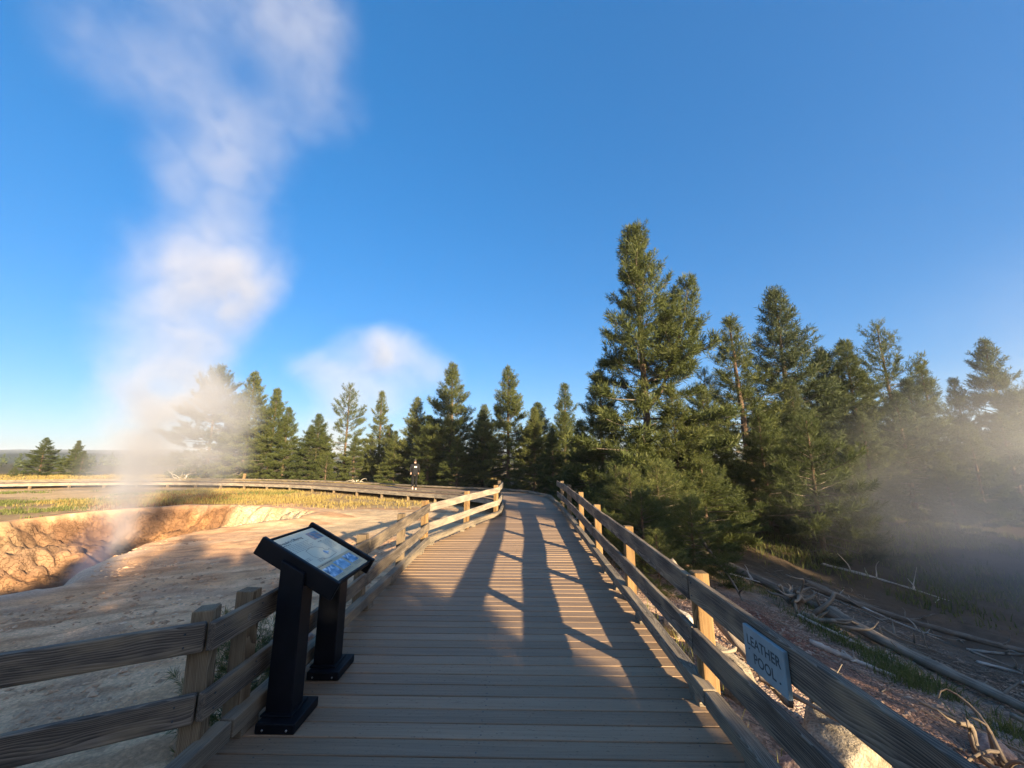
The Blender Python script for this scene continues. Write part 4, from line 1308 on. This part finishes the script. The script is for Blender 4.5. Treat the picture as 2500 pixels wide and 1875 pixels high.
def rough_tube(name, P_, rad, mat, seed, sides=12, n=64):
    """tube with fluted, uneven sides and broken ends"""
    t0 = np.linspace(0, 1, len(P_)); t = np.linspace(0, 1, n)
    Q = np.stack([np.interp(t, t0, P_[:, j]) for j in range(3)], -1); r = np.interp(t, t0, rad)
    V, Fq, U = tubes(closed([(Q, r)]), sides)
    m = len(V) // sides
    ti = np.repeat(np.arange(m), sides); ai = np.tile(np.arange(sides), m)
    cen = np.repeat(V.reshape(m, sides, 3).mean(1), sides, axis=0)
    an = ai / sides * 6.283
    k = 1 + .75 * (fbm(np.cos(an) * 1.6 + ti * .05 + seed, np.sin(an) * 1.6 + ti * .03, seed, 3) - .5) + .5 * (fbm(np.cos(an) * 3 + seed, np.sin(an) * 3 + ti * .35, seed + 5, 2) - .5)
    V = cen + (V - cen) * k[:, None]
    ax = (P_[-1] - P_[0]) / np.linalg.norm(P_[-1] - P_[0])
    jag = (_hash(ai.astype(float), ti.astype(float), seed) - .3) * r.max() * 1.6
    V = V + np.where(ti >= m - 2, jag, np.where(ti <= 1, -jag, 0))[:, None] * ax
    me = np_mesh(name, V, Fq, mat, True)
    uv = me.uv_layers.new(name='UVMap')
    li = np.empty(len(me.loops), np.int32); me.loops.foreach_get('vertex_index', li)
    uv.data.foreach_set('uv', U[li].astype(np.float32).ravel())
    return me

def closed(paths):
    out = []
    for P_, r in paths:
        d0 = P_[0] - P_[1]; d1 = P_[-1] - P_[-2]
        P2 = np.vstack([P_[0] + d0 * .01, P_[0], *P_[1:-1], P_[-1], P_[-1] + d1 * .01])
        r2 = np.concatenate([[1e-4], r, [1e-4]])
        out.append((P2, r2))
    return out

def log(x0, y0, x1, y1, r0, r1, seed, mat, label, h0=None, h1=None, stubs=5, stub_len=.35, roots=0, name='fallen_log', group='fallen dead trunks on the pool slope', wob=.035):
    h0 = r0 * .7 if h0 is None else h0; h1 = r1 * .7 if h1 is None else h1
    P_, rad = limb((x0, y0, 0), (x1, y1, 0), r0, r1, seed, 20, wob, 0, lambda t: h0 + (h1 - h0) * t)
    k = np.linspace(0, 1, 20)                              # logs are stiff: smooth the ground away
    zl = np.polyval(np.polyfit(k, P_[:, 2], 2), k); P_[:, 2] = zl
    c = P_[len(P_) // 2]
    e = tag(empty(name, tuple(c)), label, 'log', group)
    link('trunk', rough_tube('trunk', P_ - c, rad * .85, M[mat], seed), e)
    rs = np.random.default_rng(seed + 50)
    ax = (P_[-1] - P_[0]) / np.linalg.norm(P_[-1] - P_[0])
    for i in range(stubs):
        t = rs.uniform(.25, .95); q = np.array([np.interp(t, k, P_[:, j]) for j in range(3)])
        d = rs.normal(size=3); d -= ax * (d @ ax) * .6; d[2] = abs(d[2]) * .8 + .1; d /= np.linalg.norm(d)
        L = stub_len * rs.uniform(.5, 1.5)
        Q, r = limb(q, q + d * L + np.array([0, 0, -.15 * L]), .018 + .2 * r1, .005, seed * 7 + i, 7, .12)
        link('branch_stub', tube_mesh('branch_stub', closed([(Q - c, r)]), 5, M[mat]), e)
    for i in range(roots):
        a = i / roots * 6.28
        d = -ax * .45 + np.array([math.cos(a) * .5, math.sin(a) * .35, math.sin(a) * .7 + .15])
        Q, r = limb(P_[0] + ax * .05, P_[0] + d * rs.uniform(.35, .75), r0 * .45, .01, seed * 9 + i, 8, .18)
        link('root', tube_mesh('root', closed([(Q - c, r)]), 6, M[mat]), e)
    return e

log(5.2, 12.2, 6.6, 8.9, .14, .09, 1, 'dead_dark', 'grey fallen trunk with upturned roots at the forest edge', stubs=4, roots=7, h0=.28, h1=.06)
log(7.2, 10.6, 11.6, 8.9, .11, .04, 2, 'dead_dark', 'long slim fallen trunk reaching down toward the steaming pool', stubs=4, h0=.35, h1=.05)
log(6.3, 8.7, 6.9, 4.4, .12, .04, 3, 'dead', 'longest pale fallen trunk lying beside the grass strip', stubs=6, h0=.12, h1=.06, stub_len=.4)
log(4.55, 6.75, 5.25, 6.25, .055, .03, 4, 'dead_white', 'short white barkless log lying across the red soil', stubs=5, stub_len=.14)
log(6.9, 9.4, 6.0, 8.6, .05, .02, 5, 'dead', 'thin forked stick beside the long pale trunk', stubs=4)
log(10.5, 14.6, 12.4, 12.4, .05, .02, 6, 'dead_white', 'thin pale trunk with curved branches higher up the misty slope', stubs=6, stub_len=.6)
log(8.7, 8.4, 9.6, 7.9, .04, .02, 7, 'dead_white', 'pale stick on the dark ground beside the pool', stubs=1, group='pale sticks on the dark ground by the pool')
log(9.8, 9.6, 11.0, 9.2, .03, .015, 8, 'dead_white', 'thin pale stick at the water edge', stubs=1, group='pale sticks on the dark ground by the pool')
log(8.2, 7.3, 8.9, 6.9, .045, .02, 9, 'dead_white', 'stubby pale stick halfway between trunk and pool', stubs=1, group='pale sticks on the dark ground by the pool')
log(1.95, 5.35, 2.45, 4.1, .06, .05, 12, 'dead', 'bleached leaning branch behind the railing, over the boulders', stubs=3, h0=.95, h1=.2, group=None, name='dead_branch', wob=.06)
log(2.2, 4.05, 2.6, 3.2, .028, .012, 13, 'dead', 'thin forked twig lying on the long lichened boulder', stubs=3, h0=.35, h1=.42, group=None, name='dead_branch', wob=.06)
log(4.3, 10.0, 4.35, 8.3, .035, .02, 14, 'dead_dark', 'bare leaning pole standing at the forest edge', stubs=1, h0=1.05, h1=.0, group=None, name='dead_branch', wob=.03)

rs_st = random.Random(31)
for i in range(16):
    x_ = rs_st.uniform(4.2, 9.5); y_ = rs_st.uniform(4.0, 11.0); a_ = rs_st.uniform(-1.2, .5); L_ = rs_st.uniform(.7, 1.9)
    log(x_, y_, x_ + L_ * math.cos(a_), y_ + L_ * math.sin(a_), rs_st.uniform(.016, .032), .008, 60 + i, rs_st.choice(['dead', 'dead_white', 'dead']), 'thin pale dead stick lying loose on the pool slope', stubs=rs_st.randint(1, 4), stub_len=.28, h0=rs_st.uniform(.03, .2), h1=.03, group='thin dead sticks on the pool slope', name='dead_stick', wob=.07)

def snag(name, x, y, n, size, r, seed, mat, label, up=.5):
    e = tag(empty(name, (x, y, tz(x, y))), label, 'dead wood')
    rs = np.random.default_rng(seed)
    for i in range(n):
        a = rs.uniform(0, 6.28)
        d = np.array([math.cos(a), math.sin(a), rs.uniform(-.1, 1.0) * up * 2]); d /= np.linalg.norm(d)
        L = size * rs.uniform(.5, 1.2)
        s = rs.normal(0, size * .12, 3); s[2] = abs(s[2]) + .02
        Q, rd = limb(s, s + d * L, r * rs.uniform(.5, 1.1), .006, seed * 31 + i, 10, .30)
        Q[:, 2] = np.maximum(Q[:, 2], .01)
        link('root', tube_mesh('root', closed([(Q, rd)]), 6, M[mat]), e)
    return e
snag('root_stump', 5.75, 8.9, 13, .75, .06, 3, 'dead', 'tangle of twisted grey roots on the gravel slope', .6)
snag('root_stump', 5.55, 8.3, 6, .8, .055, 4, 'dead', 'pale sinuous root lying just below the grey tangle', .15)
snag('root_stump', 4.15, 3.95, 12, .55, .035, 5, 'dead_dark', 'dark broken root tangle near the rail', .7)
snag('root_stump', 1.95, 13.2, 12, .6, .03, 6, 'dead_white', 'bleached twig tangle poking up behind the right railing', .9)
snag('dead_snag', -31.5, 36.5, 7, 1.3, .05, 7, 'dead_white', 'pale dead snag beyond the boardwalk, by the steamy pines', .9)
snag('dead_snag', -14.2, 34.5, 9, .9, .05, 8, 'dead_white', 'pale heap of dead wood under the open-crowned pine', .3)
snag('dead_snag', .4, 22.6, 8, .8, .02, 9, 'dead', 'bare dead shrub where the boardwalk turns', .9)
# short marker post beyond the walk
mp_ = link('marker_post', box_mesh('marker_post', .16, .16, 1.0, M['post'], .01, 2), None, (-24.3, 34.3, tz(-24.3, 34.3) + .42), (0, R(9), 0))
tag(mp_, 'short leaning yellow post in the grass beyond the boardwalk', 'post')

# forest litter: twigs lying over the right slope, one mass
rs = np.random.default_rng(77)
tw = []
for i in range(900):
    x = 1.6 + rs.random() * 8.5; y = 1.3 + rs.random() ** .8 * 12
    a = rs.uniform(0, 6.28); L = rs.uniform(.08, .5)
    x2, y2 = x + math.cos(a) * L, y + math.sin(a) * L
    xm, ym = (x + x2) / 2 + rs.normal(0, .03), (y + y2) / 2 + rs.normal(0, .03)
    z = terrain(np.array([x, xm, x2]), np.array([y, ym, y2])) + .012
    r = rs.uniform(.003, .009)
    tw.append((np.array([[x, y, z[0]], [xm, ym, z[1] + .01], [x2, y2, z[2]]]), np.array([r, r * .9, r * .4])))
o = link('twig_litter', tube_mesh('twig_litter', tw, 4, M['dead']))
tag(o, 'scattered dry twigs littering the slope below the railing', 'twigs', None, 'stuff')

# ------------------------------------------------------------------ grass
def grass(name, pts, hmin, hmax, width, mat, label, seed, blades=1, lean=.45):
    rs = np.random.default_rng(seed)
    P_ = np.repeat(pts, blades, axis=0)
    P_ = P_ + rs.normal(0, .035, P_.shape)
    n = len(P_)
    z = terrain(P_[:, 0], P_[:, 1]) - .01
    h = hmin + (hmax - hmin) * rs.random(n) ** 1.4
    a = rs.uniform(0, 6.28, n); ln = rs.random(n) * lean
    top = np.stack([P_[:, 0] + np.cos(a) * h * ln, P_[:, 1] + np.sin(a) * h * ln, z + h], -1)
    mid = np.stack([P_[:, 0] + np.cos(a) * h * ln * .35, P_[:, 1] + np.sin(a) * h * ln * .35, z + h * .55], -1)
    b = rs.uniform(0, 6.28, n); w = width * rs.uniform(.6, 1.3, n)
    sd_ = np.stack([np.cos(b) * w, np.sin(b) * w, np.zeros(n)], -1)
    bs = np.stack([P_[:, 0], P_[:, 1], z], -1)
    V = np.stack([bs - sd_, bs + sd_, mid + sd_ * .7, mid - sd_ * .7, top], 1).reshape(-1, 3)
    k = np.arange(n)[:, None] * 5
    Fq = np.concatenate([k + [0, 1, 2], k + [0, 2, 3], k + [3, 2, 4]], 1).reshape(-1, 3)
    me = np_mesh(name, V, Fq, mat)
    at = me.attributes.new('tint', 'FLOAT', 'POINT')
    at.data.foreach_set('value', np.repeat(np.clip(rs.normal(.5, .22, n), 0, 1), 5).astype(np.float32))
    return tag(link(name, me), label, 'grass', None, 'stuff')

def field(n, x0, x1, y0, y1, keep, seed):
    rs = np.random.default_rng(seed)
    x = rs.uniform(x0, x1, n); y = rs.uniform(y0, y1, n)
    k = keep(x, y) > rs.random(n)
    return np.stack([x, y], -1)[k]
def off_walk(x, y):
    d = np.full(x.shape, 1e9)
    for i in range(0, len(MID), 6): d = np.minimum(d, np.hypot(x - MID[i, 0], y - MID[i, 1]))
    return d > 1.75
def keep_gold(x, y):
    e = 17.6 + .22 * np.clip(-x - 11, 0, 30) * 0 + 2.0 * (fbm(x * .3, y * .3, 201) - .5)
    return sstep(e, e + 1.5, y) * (.06 + .94 * sstep(.42, .58, fbm(x * .45, y * .9, 203))) * off_walk(x, y) * (poly_sd(x, y, PIT) < -.4) * sstep(-4, -7, x + .35 * (y - 20))
grass('grass', field(60000, -24, -2, 16.5, 36, keep_gold, 1), .05, .22, .010, M['grass_gold'], 'golden dry grass between the mud pit and the boardwalk', 1, 2)
def keep_far(x, y):
    return off_walk(x, y) * (.4 + .6 * sstep(.4, .55, fbm(x * .2, y * .3, 207)))
grass('grass', field(30000, -70, -2, 30, 52, keep_far, 2), .10, .30, .018, M['grass_gold'], 'sunlit yellow grass of the meadow beyond the boardwalk', 2, 2)
def keep_left(x, y):
    return sstep(.47, .58, fbm(x * .3, y * .6, 211)) * (poly_sd(x, y, PIT) < -.5) * off_walk(x, y)
grass('grass', field(40000, -34, -14.5, 8.5, 27, keep_left, 3), .04, .17, .014, M['grass_green'], 'dull green grass patches beyond the mud pit, on pale soil', 3, 2)
def keep_red(x, y):
    return (np.exp(-((x + 19) / 2.5) ** 2 - ((y - 22) / 2.2) ** 2) + np.exp(-((x + 17) / 1.8) ** 2 - ((y - 18.3) / 1.0) ** 2)) * .9
grass('grass', field(12000, -25, -13, 16, 27, keep_red, 4), .06, .26, .013, M['grass_red'], 'russet grass clumps behind the steaming vent', 4, 2)
def keep_slope(x, y):
    d = np.abs((x - 5.55) - .16 * (8.4 - y) * 0 - .5 * (fbm(x * .8, y * .8, 221) - .5))
    return sstep(.75, .15, d) * sstep(.42, .55, fbm(x * 1.6, y * 1.6, 223)) * sstep(4.0, 5.0, y) * sstep(8.9, 7.4, y)
grass('grass', field(9000, 4.4, 6.8, 3.8, 9, keep_slope, 5), .05, .24, .005, M['grass_green'], 'green grass strip along the longest fallen trunk', 5, 2, 1.5)
def keep_rail(x, y):
    return np.exp(-((x - 2.0) / .35) ** 2 - ((y - 2.4) / .8) ** 2) + .8 * np.exp(-((x - 1.75) / .25) ** 2 - ((y - 5.6) / .9) ** 2) + .8 * np.exp(-((x - 5.3) / .7) ** 2 - ((y - 10.4) / .7) ** 2) + .7 * np.exp(-((x - 6.0) / .5) ** 2 - ((y - 9.6) / .5) ** 2)
grass('grass', field(14000, 1.4, 7.5, 1.2, 12, keep_rail, 6), .05, .24, .0045, M['grass_green'], 'short olive grass growing beside the walk and fallen roots', 6, 3, .8)
def keep_turn(x, y):
    return off_walk(x, y) * sstep(1.2, 2.0, x + .45 * (y - 14)) * sstep(5, 3, x)
grass('grass', field(7000, 1.3, 5, 13.5, 22, keep_turn, 7), .10, .40, .012, M['grass_green'], 'bright tall grass at the outer edge of the boardwalk turn', 7, 2)
def keep_forest(x, y): return sstep(7, 9, x) * sstep(10, 13, y) * sstep(.45, .6, fbm(x * .6, y * .6, 231)) * (np.hypot((x - POOL[0]) / POOL[2], (y - POOL[1]) / POOL[3]) > 1.1)
grass('grass', field(16000, 7, 24, 9.5, 22, keep_forest, 8), .08, .3, .012, M['grass_green'], 'dim undergrowth on the misty slope below the pines', 8, 2, .7)

# ------------------------------------------------------------------ distant wood
rs = np.random.default_rng(5)
DV, DF, DT = [], [], []
kk = 0
for i in range(1500):
    a = R(-68) + R(112) * rs.random(); d = 170 + 330 * rs.random() ** 1.2
    x, y = math.sin(a) * d, math.cos(a) * d
    h = rs.uniform(2.5, 5.5); w = h * rs.uniform(.2, .34)
    z0 = -1.4 - .001 * d
    m_ = 46
    t = rs.random(m_) ** .8
    an = rs.uniform(0, 6.28, m_); rr_ = w * (1 - t) * rs.uniform(.3, 1.0, m_)
    c = np.stack([x + np.cos(an) * rr_, y + np.sin(an) * rr_, z0 + h * (.06 + .94 * t)], -1)
    sz = (.10 + .16 * (1 - t)) * h * .55
    v = c[:, None, :] + rs.normal(0, 1, (m_, 3, 3)) * sz[:, None, None] * np.array([.8, .8, .6])
    DV.append(v.reshape(-1, 3)); DF.append(np.arange(m_ * 3).reshape(-1, 3) + kk); kk += m_ * 3
    DT.append(np.full(m_ * 3, rs.uniform(.2, .7)))
me = np_mesh('distant_wood', np.concatenate(DV), np.concatenate(DF), M['needle_cool'])
at = me.attributes.new('tint', 'FLOAT', 'POINT'); at.data.foreach_set('value', np.concatenate(DT).astype(np.float32))
tag(link('distant_wood', me), 'hazy belt of conifer forest along the horizon', 'forest', None, 'stuff')
#==PERSON==

# ------------------------------------------------------------------ person
def person():
    px, py = -6.15, 22.9
    s_at = S[np.argmin(np.hypot(MID[:, 0] - px, MID[:, 1] - py))]
    z0 = z_s(s_at)
    e = tag(empty('person', (px, py, z0), R(18)), 'person in black hooded jacket, black trousers and white shoes walking along the boardwalk', 'person')
    def skin(name, joints, edges, mat, sub=2, parent=e):
        me = bpy.data.meshes.new(name)
        me.from_pydata([j[0] for j in joints], edges, [])
        o = link(name, me, parent)
        o.modifiers.new('skin', 'SKIN')
        for v, j in zip(me.skin_vertices[0].data, joints):
            v.radius = j[1] if hasattr(j[1], '__len__') else (j[1], j[1])
        me.skin_vertices[0].data[0].use_root = True
        sb = o.modifiers.new('sub', 'SUBSURF'); sb.levels = sub; sb.render_levels = sub
        me.materials.append(mat)
        return o
    cloth = flat_mat('black_cloth', (.012, .012, .014), .85, 0, .3, 20, .1, .2)
    trou = flat_mat('black_trousers', (.008, .008, .009), .9, 0, .3, 20, .1, .2)
    skinm = flat_mat('skin', (.42, .25, .18), .55, 0, .05, 10, 0)
    hair = flat_mat('dark_hair', (.02, .014, .01), .6)
    white = flat_mat('white_shoe', (.75, .74, .72), .5)
    # one continuous body: pelvis root, spine, neck, head, arms with hands, legs mid-stride
    J = [((0, 0, .92), (.15, .11)), ((0, .01, 1.12), (.15, .10)), ((0, .02, 1.32), (.17, .11)), ((0, .02, 1.44), (.09, .08)), ((0, .03, 1.51), .052), ((0, .035, 1.60), (.078, .09)), ((0, .04, 1.69), (.074, .088)), ((0, .035, 1.74), (.04, .05)),
         ((.17, .02, 1.40), .062), ((.23, -.02, 1.16), .05), ((.21, .10, .95), .038), ((.205, .14, .87), (.022, .038)),
         ((-.17, .02, 1.40), .062), ((-.24, .0, 1.16), .05), ((-.22, -.06, .94), .038), ((-.215, -.07, .86), (.022, .038)),
         ((.09, .0, .86), .095), ((.10, .12, .50), .07), ((.10, .06, .12), .05), ((.10, .10, .05), .045), ((.10, .22, .04), (.045, .035)),
         ((-.09, .0, .86), .095), ((-.10, -.04, .48), .07), ((-.10, -.26, .16), .05), ((-.10, -.28, .09), .045), ((-.10, -.18, .04), (.045, .035))]
    Ed = [(0, 1), (1, 2), (2, 3), (3, 4), (4, 5), (5, 6), (6, 7), (2, 8), (8, 9), (9, 10), (10, 11), (2, 12), (12, 13), (13, 14), (14, 15), (0, 16), (16, 17), (17, 18), (18, 19), (19, 20), (0, 21), (21, 22), (22, 23), (23, 24), (24, 25)]
    skin('body', J, Ed, skinm)
    skin('jacket', [((0, 0, .80), (.21, .165)), ((0, 0, 1.0), (.20, .155)), ((0, .01, 1.22), (.20, .15)), ((0, .02, 1.40), (.19, .14)), ((0, .02, 1.50), (.09, .09)),
                    ((.19, .02, 1.41), .082), ((.25, -.02, 1.16), .070), ((.225, .10, .96), .056), ((-.19, .02, 1.41), .082), ((-.26, 0, 1.16), .070), ((-.235, -.06, .96), .056)],
         [(0, 1), (1, 2), (2, 3), (3, 4), (3, 5), (5, 6), (6, 7), (3, 8), (8, 9), (9, 10)], cloth)
    skin('trousers', [((0, 0, .93), (.16, .125)), ((.09, 0, .84), .112), ((.10, .12, .50), .086), ((.10, .06, .10), .066), ((-.09, 0, .84), .112), ((-.10, -.04, .48), .086), ((-.10, -.26, .16), .066)],
         [(0, 1), (1, 2), (2, 3), (0, 4), (4, 5), (5, 6)], trou)
    skin('hair', [((0, -.02, 1.58), (.088, .085)), ((0, .01, 1.69), (.090, .10)), ((0, .02, 1.75), (.06, .075))], [(0, 1), (1, 2)], hair)
    skin('hood', [((0, -.09, 1.44), (.13, .07)), ((0, -.10, 1.52), (.11, .055))], [(0, 1)], cloth)
    for (x_, y_, z_) in ((.10, .10, .045), (-.10, -.25, .07)):
        skin('shoe', [((x_, y_ - .07, z_), (.05, .045)), ((x_, y_ + .08, z_ - .005), (.052, .042)), ((x_, y_ + .18, z_ - .012), (.045, .03))], [(0, 1), (1, 2)], white)
    bpn = link('back_print', box_mesh('back_print', .15, .012, .08, flat_mat('pale_print', (.55, .52, .46), .7), .004, 2), e, (.03, -.150, 1.30), (R(-4), 0, 0))
    return e
person()

# ------------------------------------------------------------------ steam and haze
def steam_mat(name, color=(.93, .93, .95), aniso=.2, k=1.0):
    m = bpy.data.materials.new(name); m.use_nodes = True
    nt = m.node_tree; nt.nodes.clear()
    out = nt.nodes.new('ShaderNodeOutputMaterial')
    pv_ = nt.nodes.new('ShaderNodeVolumePrincipled')
    pv_.inputs['Color'].default_value = (*color, 1)
    pv_.inputs['Anisotropy'].default_value = aniso
    pv_.inputs['Density'].default_value = k
    pv_.inputs['Density Attribute'].default_value = 'density'
    nt.links.new(pv_.outputs[0], out.inputs['Volume'])
    return m

def steam(name, lo, hi, res, blobs, mat, label, warp=1.2, wscale=.45, nscale=.9, ncut=(.30, .75), seed=0.0):
    """fog grid: soft blobs (centre, radii, density), their space warped by noise and eroded by a second noise"""
    ng = bpy.data.node_groups.new(name, 'GeometryNodeTree')
    ng.interface.new_socket('Geometry', in_out='OUTPUT', socket_type='NodeSocketGeometry')
    L = ng.links.new
    def nd_(t, **kw):
        n = ng.nodes.new(t)
        for k, v in kw.items(): setattr(n, k, v)
        return n
    out = nd_('NodeGroupOutput')
    pos = nd_('GeometryNodeInputPosition')
    off = nd_('ShaderNodeVectorMath', operation='ADD'); off.inputs[1].default_value = (seed, seed * .7, -seed)
    L(pos.outputs[0], off.inputs[0])
    nz = nd_('ShaderNodeTexNoise'); nz.inputs['Scale'].default_value = wscale; nz.inputs['Detail'].default_value = 5.0; nz.inputs['Roughness'].default_value = .58
    L(off.outputs[0], nz.inputs['Vector'])
    sub = nd_('ShaderNodeVectorMath', operation='SUBTRACT'); sub.inputs[1].default_value = (.5, .5, .5)
    L(nz.outputs['Color'], sub.inputs[0])
    scl = nd_('ShaderNodeVectorMath', operation='SCALE'); scl.inputs['Scale'].default_value = warp * 2
    L(sub.outputs[0], scl.inputs[0])
    wp = nd_('ShaderNodeVectorMath', operation='ADD'); L(pos.outputs[0], wp.inputs[0]); L(scl.outputs[0], wp.inputs[1])
    tot = None
    for (c, r, d) in blobs:
        r = r if hasattr(r, '__len__') else (r, r, r)
        a = nd_('ShaderNodeVectorMath', operation='SUBTRACT'); a.inputs[1].default_value = c; L(wp.outputs[0], a.inputs[0])
        b = nd_('ShaderNodeVectorMath', operation='DIVIDE'); b.inputs[1].default_value = r; L(a.outputs[0], b.inputs[0])
        ln = nd_('ShaderNodeVectorMath', operation='LENGTH'); L(b.outputs[0], ln.inputs[0])
        mr = nd_('ShaderNodeMapRange', interpolation_type='SMOOTHERSTEP')
        mr.inputs[1].default_value = 1.0; mr.inputs[2].default_value = 0.0; mr.inputs[3].default_value = 0.0; mr.inputs[4].default_value = d
        L(ln.outputs['Value'], mr.inputs[0])
        if tot is None: tot = mr.outputs[0]
        else:
            ad = nd_('ShaderNodeMath', operation='ADD'); L(tot, ad.inputs[0]); L(mr.outputs[0], ad.inputs[1]); tot = ad.outputs[0]
    n2 = nd_('ShaderNodeTexNoise'); n2.inputs['Scale'].default_value = nscale; n2.inputs['Detail'].default_value = 6.0; n2.inputs['Roughness'].default_value = .55; n2.inputs['Distortion'].default_value = .6
    L(off.outputs[0], n2.inputs['Vector'])
    er = nd_('ShaderNodeMapRange', interpolation_type='SMOOTHSTEP')
    er.inputs[1].default_value = ncut[0]; er.inputs[2].default_value = ncut[1]; er.inputs[3].default_value = .22; er.inputs[4].default_value = 1.0
    L(n2.outputs[0], er.inputs[0])
    mu = nd_('ShaderNodeMath', operation='MULTIPLY'); L(tot, mu.inputs[0]); L(er.outputs[0], mu.inputs[1])
    vc = nd_('GeometryNodeVolumeCube')
    vc.inputs['Min'].default_value = lo; vc.inputs['Max'].default_value = hi
    for i, s_ in enumerate(('X', 'Y', 'Z')): vc.inputs['Resolution ' + s_].default_value = res[i]
    L(mu.outputs[0], vc.inputs['Density'])
    sm = nd_('GeometryNodeSetMaterial'); sm.inputs['Material'].default_value = mat
    L(vc.outputs[0], sm.inputs[0]); L(sm.outputs[0], out.inputs[0])
    vol = bpy.data.volumes.new(name)
    vol.materials.append(mat)
    o = bpy.data.objects.new(name, vol); COL.objects.link(o)
    o.modifiers.new('fog', 'NODES').node_group = ng
    return tag(o, label, 'steam', None, 'stuff')

ST = steam_mat('steam')
pl = []
def B(x, y, z, r, d): pl.append(((x, y, z), r, d))
for (x_, z_, r_, d_) in [
    (-11.3, -1.3, (.7, .8, 1.2), 1.3), (-11.2, -.1, (1.0, 1.0, 1.5), 1.0), (-10.9, 1.2, (1.5, 1.4, 1.7), .75), (-9.9, 1.8, (2.3, 1.7, 1.5), .50), (-9.2, 3.1, (2.0, 1.7, 1.9), .42),
    (-10.5, 3.0, (2.2, 1.9, 2.3), .55), (-10.2, 4.9, (2.4, 2.0, 2.6), .55), (-9.3, 6.2, (2.4, 2.0, 2.2), .52), (-8.3, 7.3, (1.8, 1.8, 1.8), .62), (-10.3, 7.4, (2.2, 2.0, 2.4), .45),
    (-9.4, 9.4, (2.2, 2.0, 2.7), .46), (-10.6, 11.0, (2.1, 2.0, 2.3), .30), (-9.1, 12.0, (2.4, 2.1, 2.6), .34), (-7.2, 14.0, (2.4, 2.1, 2.9), .30), (-7.8, 17.0, (2.8, 2.4, 2.9), .27),
    (-11.4, 14.4, (3.2, 2.4, 2.8), .20), (-14.2, 15.8, (3.2, 2.4, 2.5), .18), (-11.0, 18.2, (5.4, 3.0, 2.9), .20)]:
    B(x_, 10.8, z_, r_, d_ * (2.0 if z_ < 4 else 1.0 if z_ < 9 else .5))
steam('steam_plume', (-18.5, 7.6, -2.4), (-3.2, 14.6, 21.8), (184, 84, 290), pl, ST, 'tall white steam plume rising from the vent in the mud pit', 1.25, .40, 1.0, (.33, .64), 3.0)
rb_ = []
for c, r, d in [((17, 10.5, -1.2), (8, 6.5, 2.9), .20), ((22, 12, .6), (8.5, 7, 3.8), .15), ((13.5, 13.5, -.3), (6, 6, 2.8), .055), ((19, 15, 2.2), (9, 7, 4.2), .04), ((28, 16, 3.0), (10, 8, 6), .035), ((13, 7.5, -1.3), (4.5, 4.5, 1.7), .12), ((31, 18, 8.0), (14, 9, 8), .012)]:
    rb_.append((c, r, d))
steam('steam_bank', (4, 1, -3.2), (46, 28, 17), (130, 84, 62), rb_, ST, 'bank of drifting steam over the hot pool, veiling the pines', 1.6, .22, .30, (.28, .62), 11.0)
fc = []
for c, r, d in [((-64, 120, 30), (15, 12, 9), .06), ((-50, 120, 34), (17, 13, 13), .085), ((-40, 120, 36), (14, 12, 11), .075), ((-56, 120, 22), (16, 13, 13), .065), ((-60, 120, 9), (15, 13, 14), .06), ((-31, 122, 29), (17, 13, 12), .035), ((-45, 120, 20), (18, 13, 14), .04)]:
    fc.append((c, r, d))
steam('steam_cloud', (-90, 98, -4), (-6, 144, 56), (140, 76, 100), fc, ST, 'white steam cloud drifting up behind the far pines', 6.0, .06, .075, (.30, .62), 21.0)

hz_m = bpy.data.materials.new('haze'); hz_m.use_nodes = True
hn_ = hz_m.node_tree; hn_.nodes.clear()
ho = hn_.nodes.new('ShaderNodeOutputMaterial'); hp = hn_.nodes.new('ShaderNodeVolumePrincipled')
hp.inputs['Color'].default_value = (.90, .94, 1.0, 1); hp.inputs['Density'].default_value = .0003; hp.inputs['Anisotropy'].default_value = .1
hn_.links.new(hp.outputs[0], ho.inputs['Volume'])
hz = box_mesh('haze', 7400, 7400, 60, hz_m, 0)
tag(link('haze', hz, None, (0, 0, 24)), 'thin morning haze over the basin', 'haze', None, 'stuff')
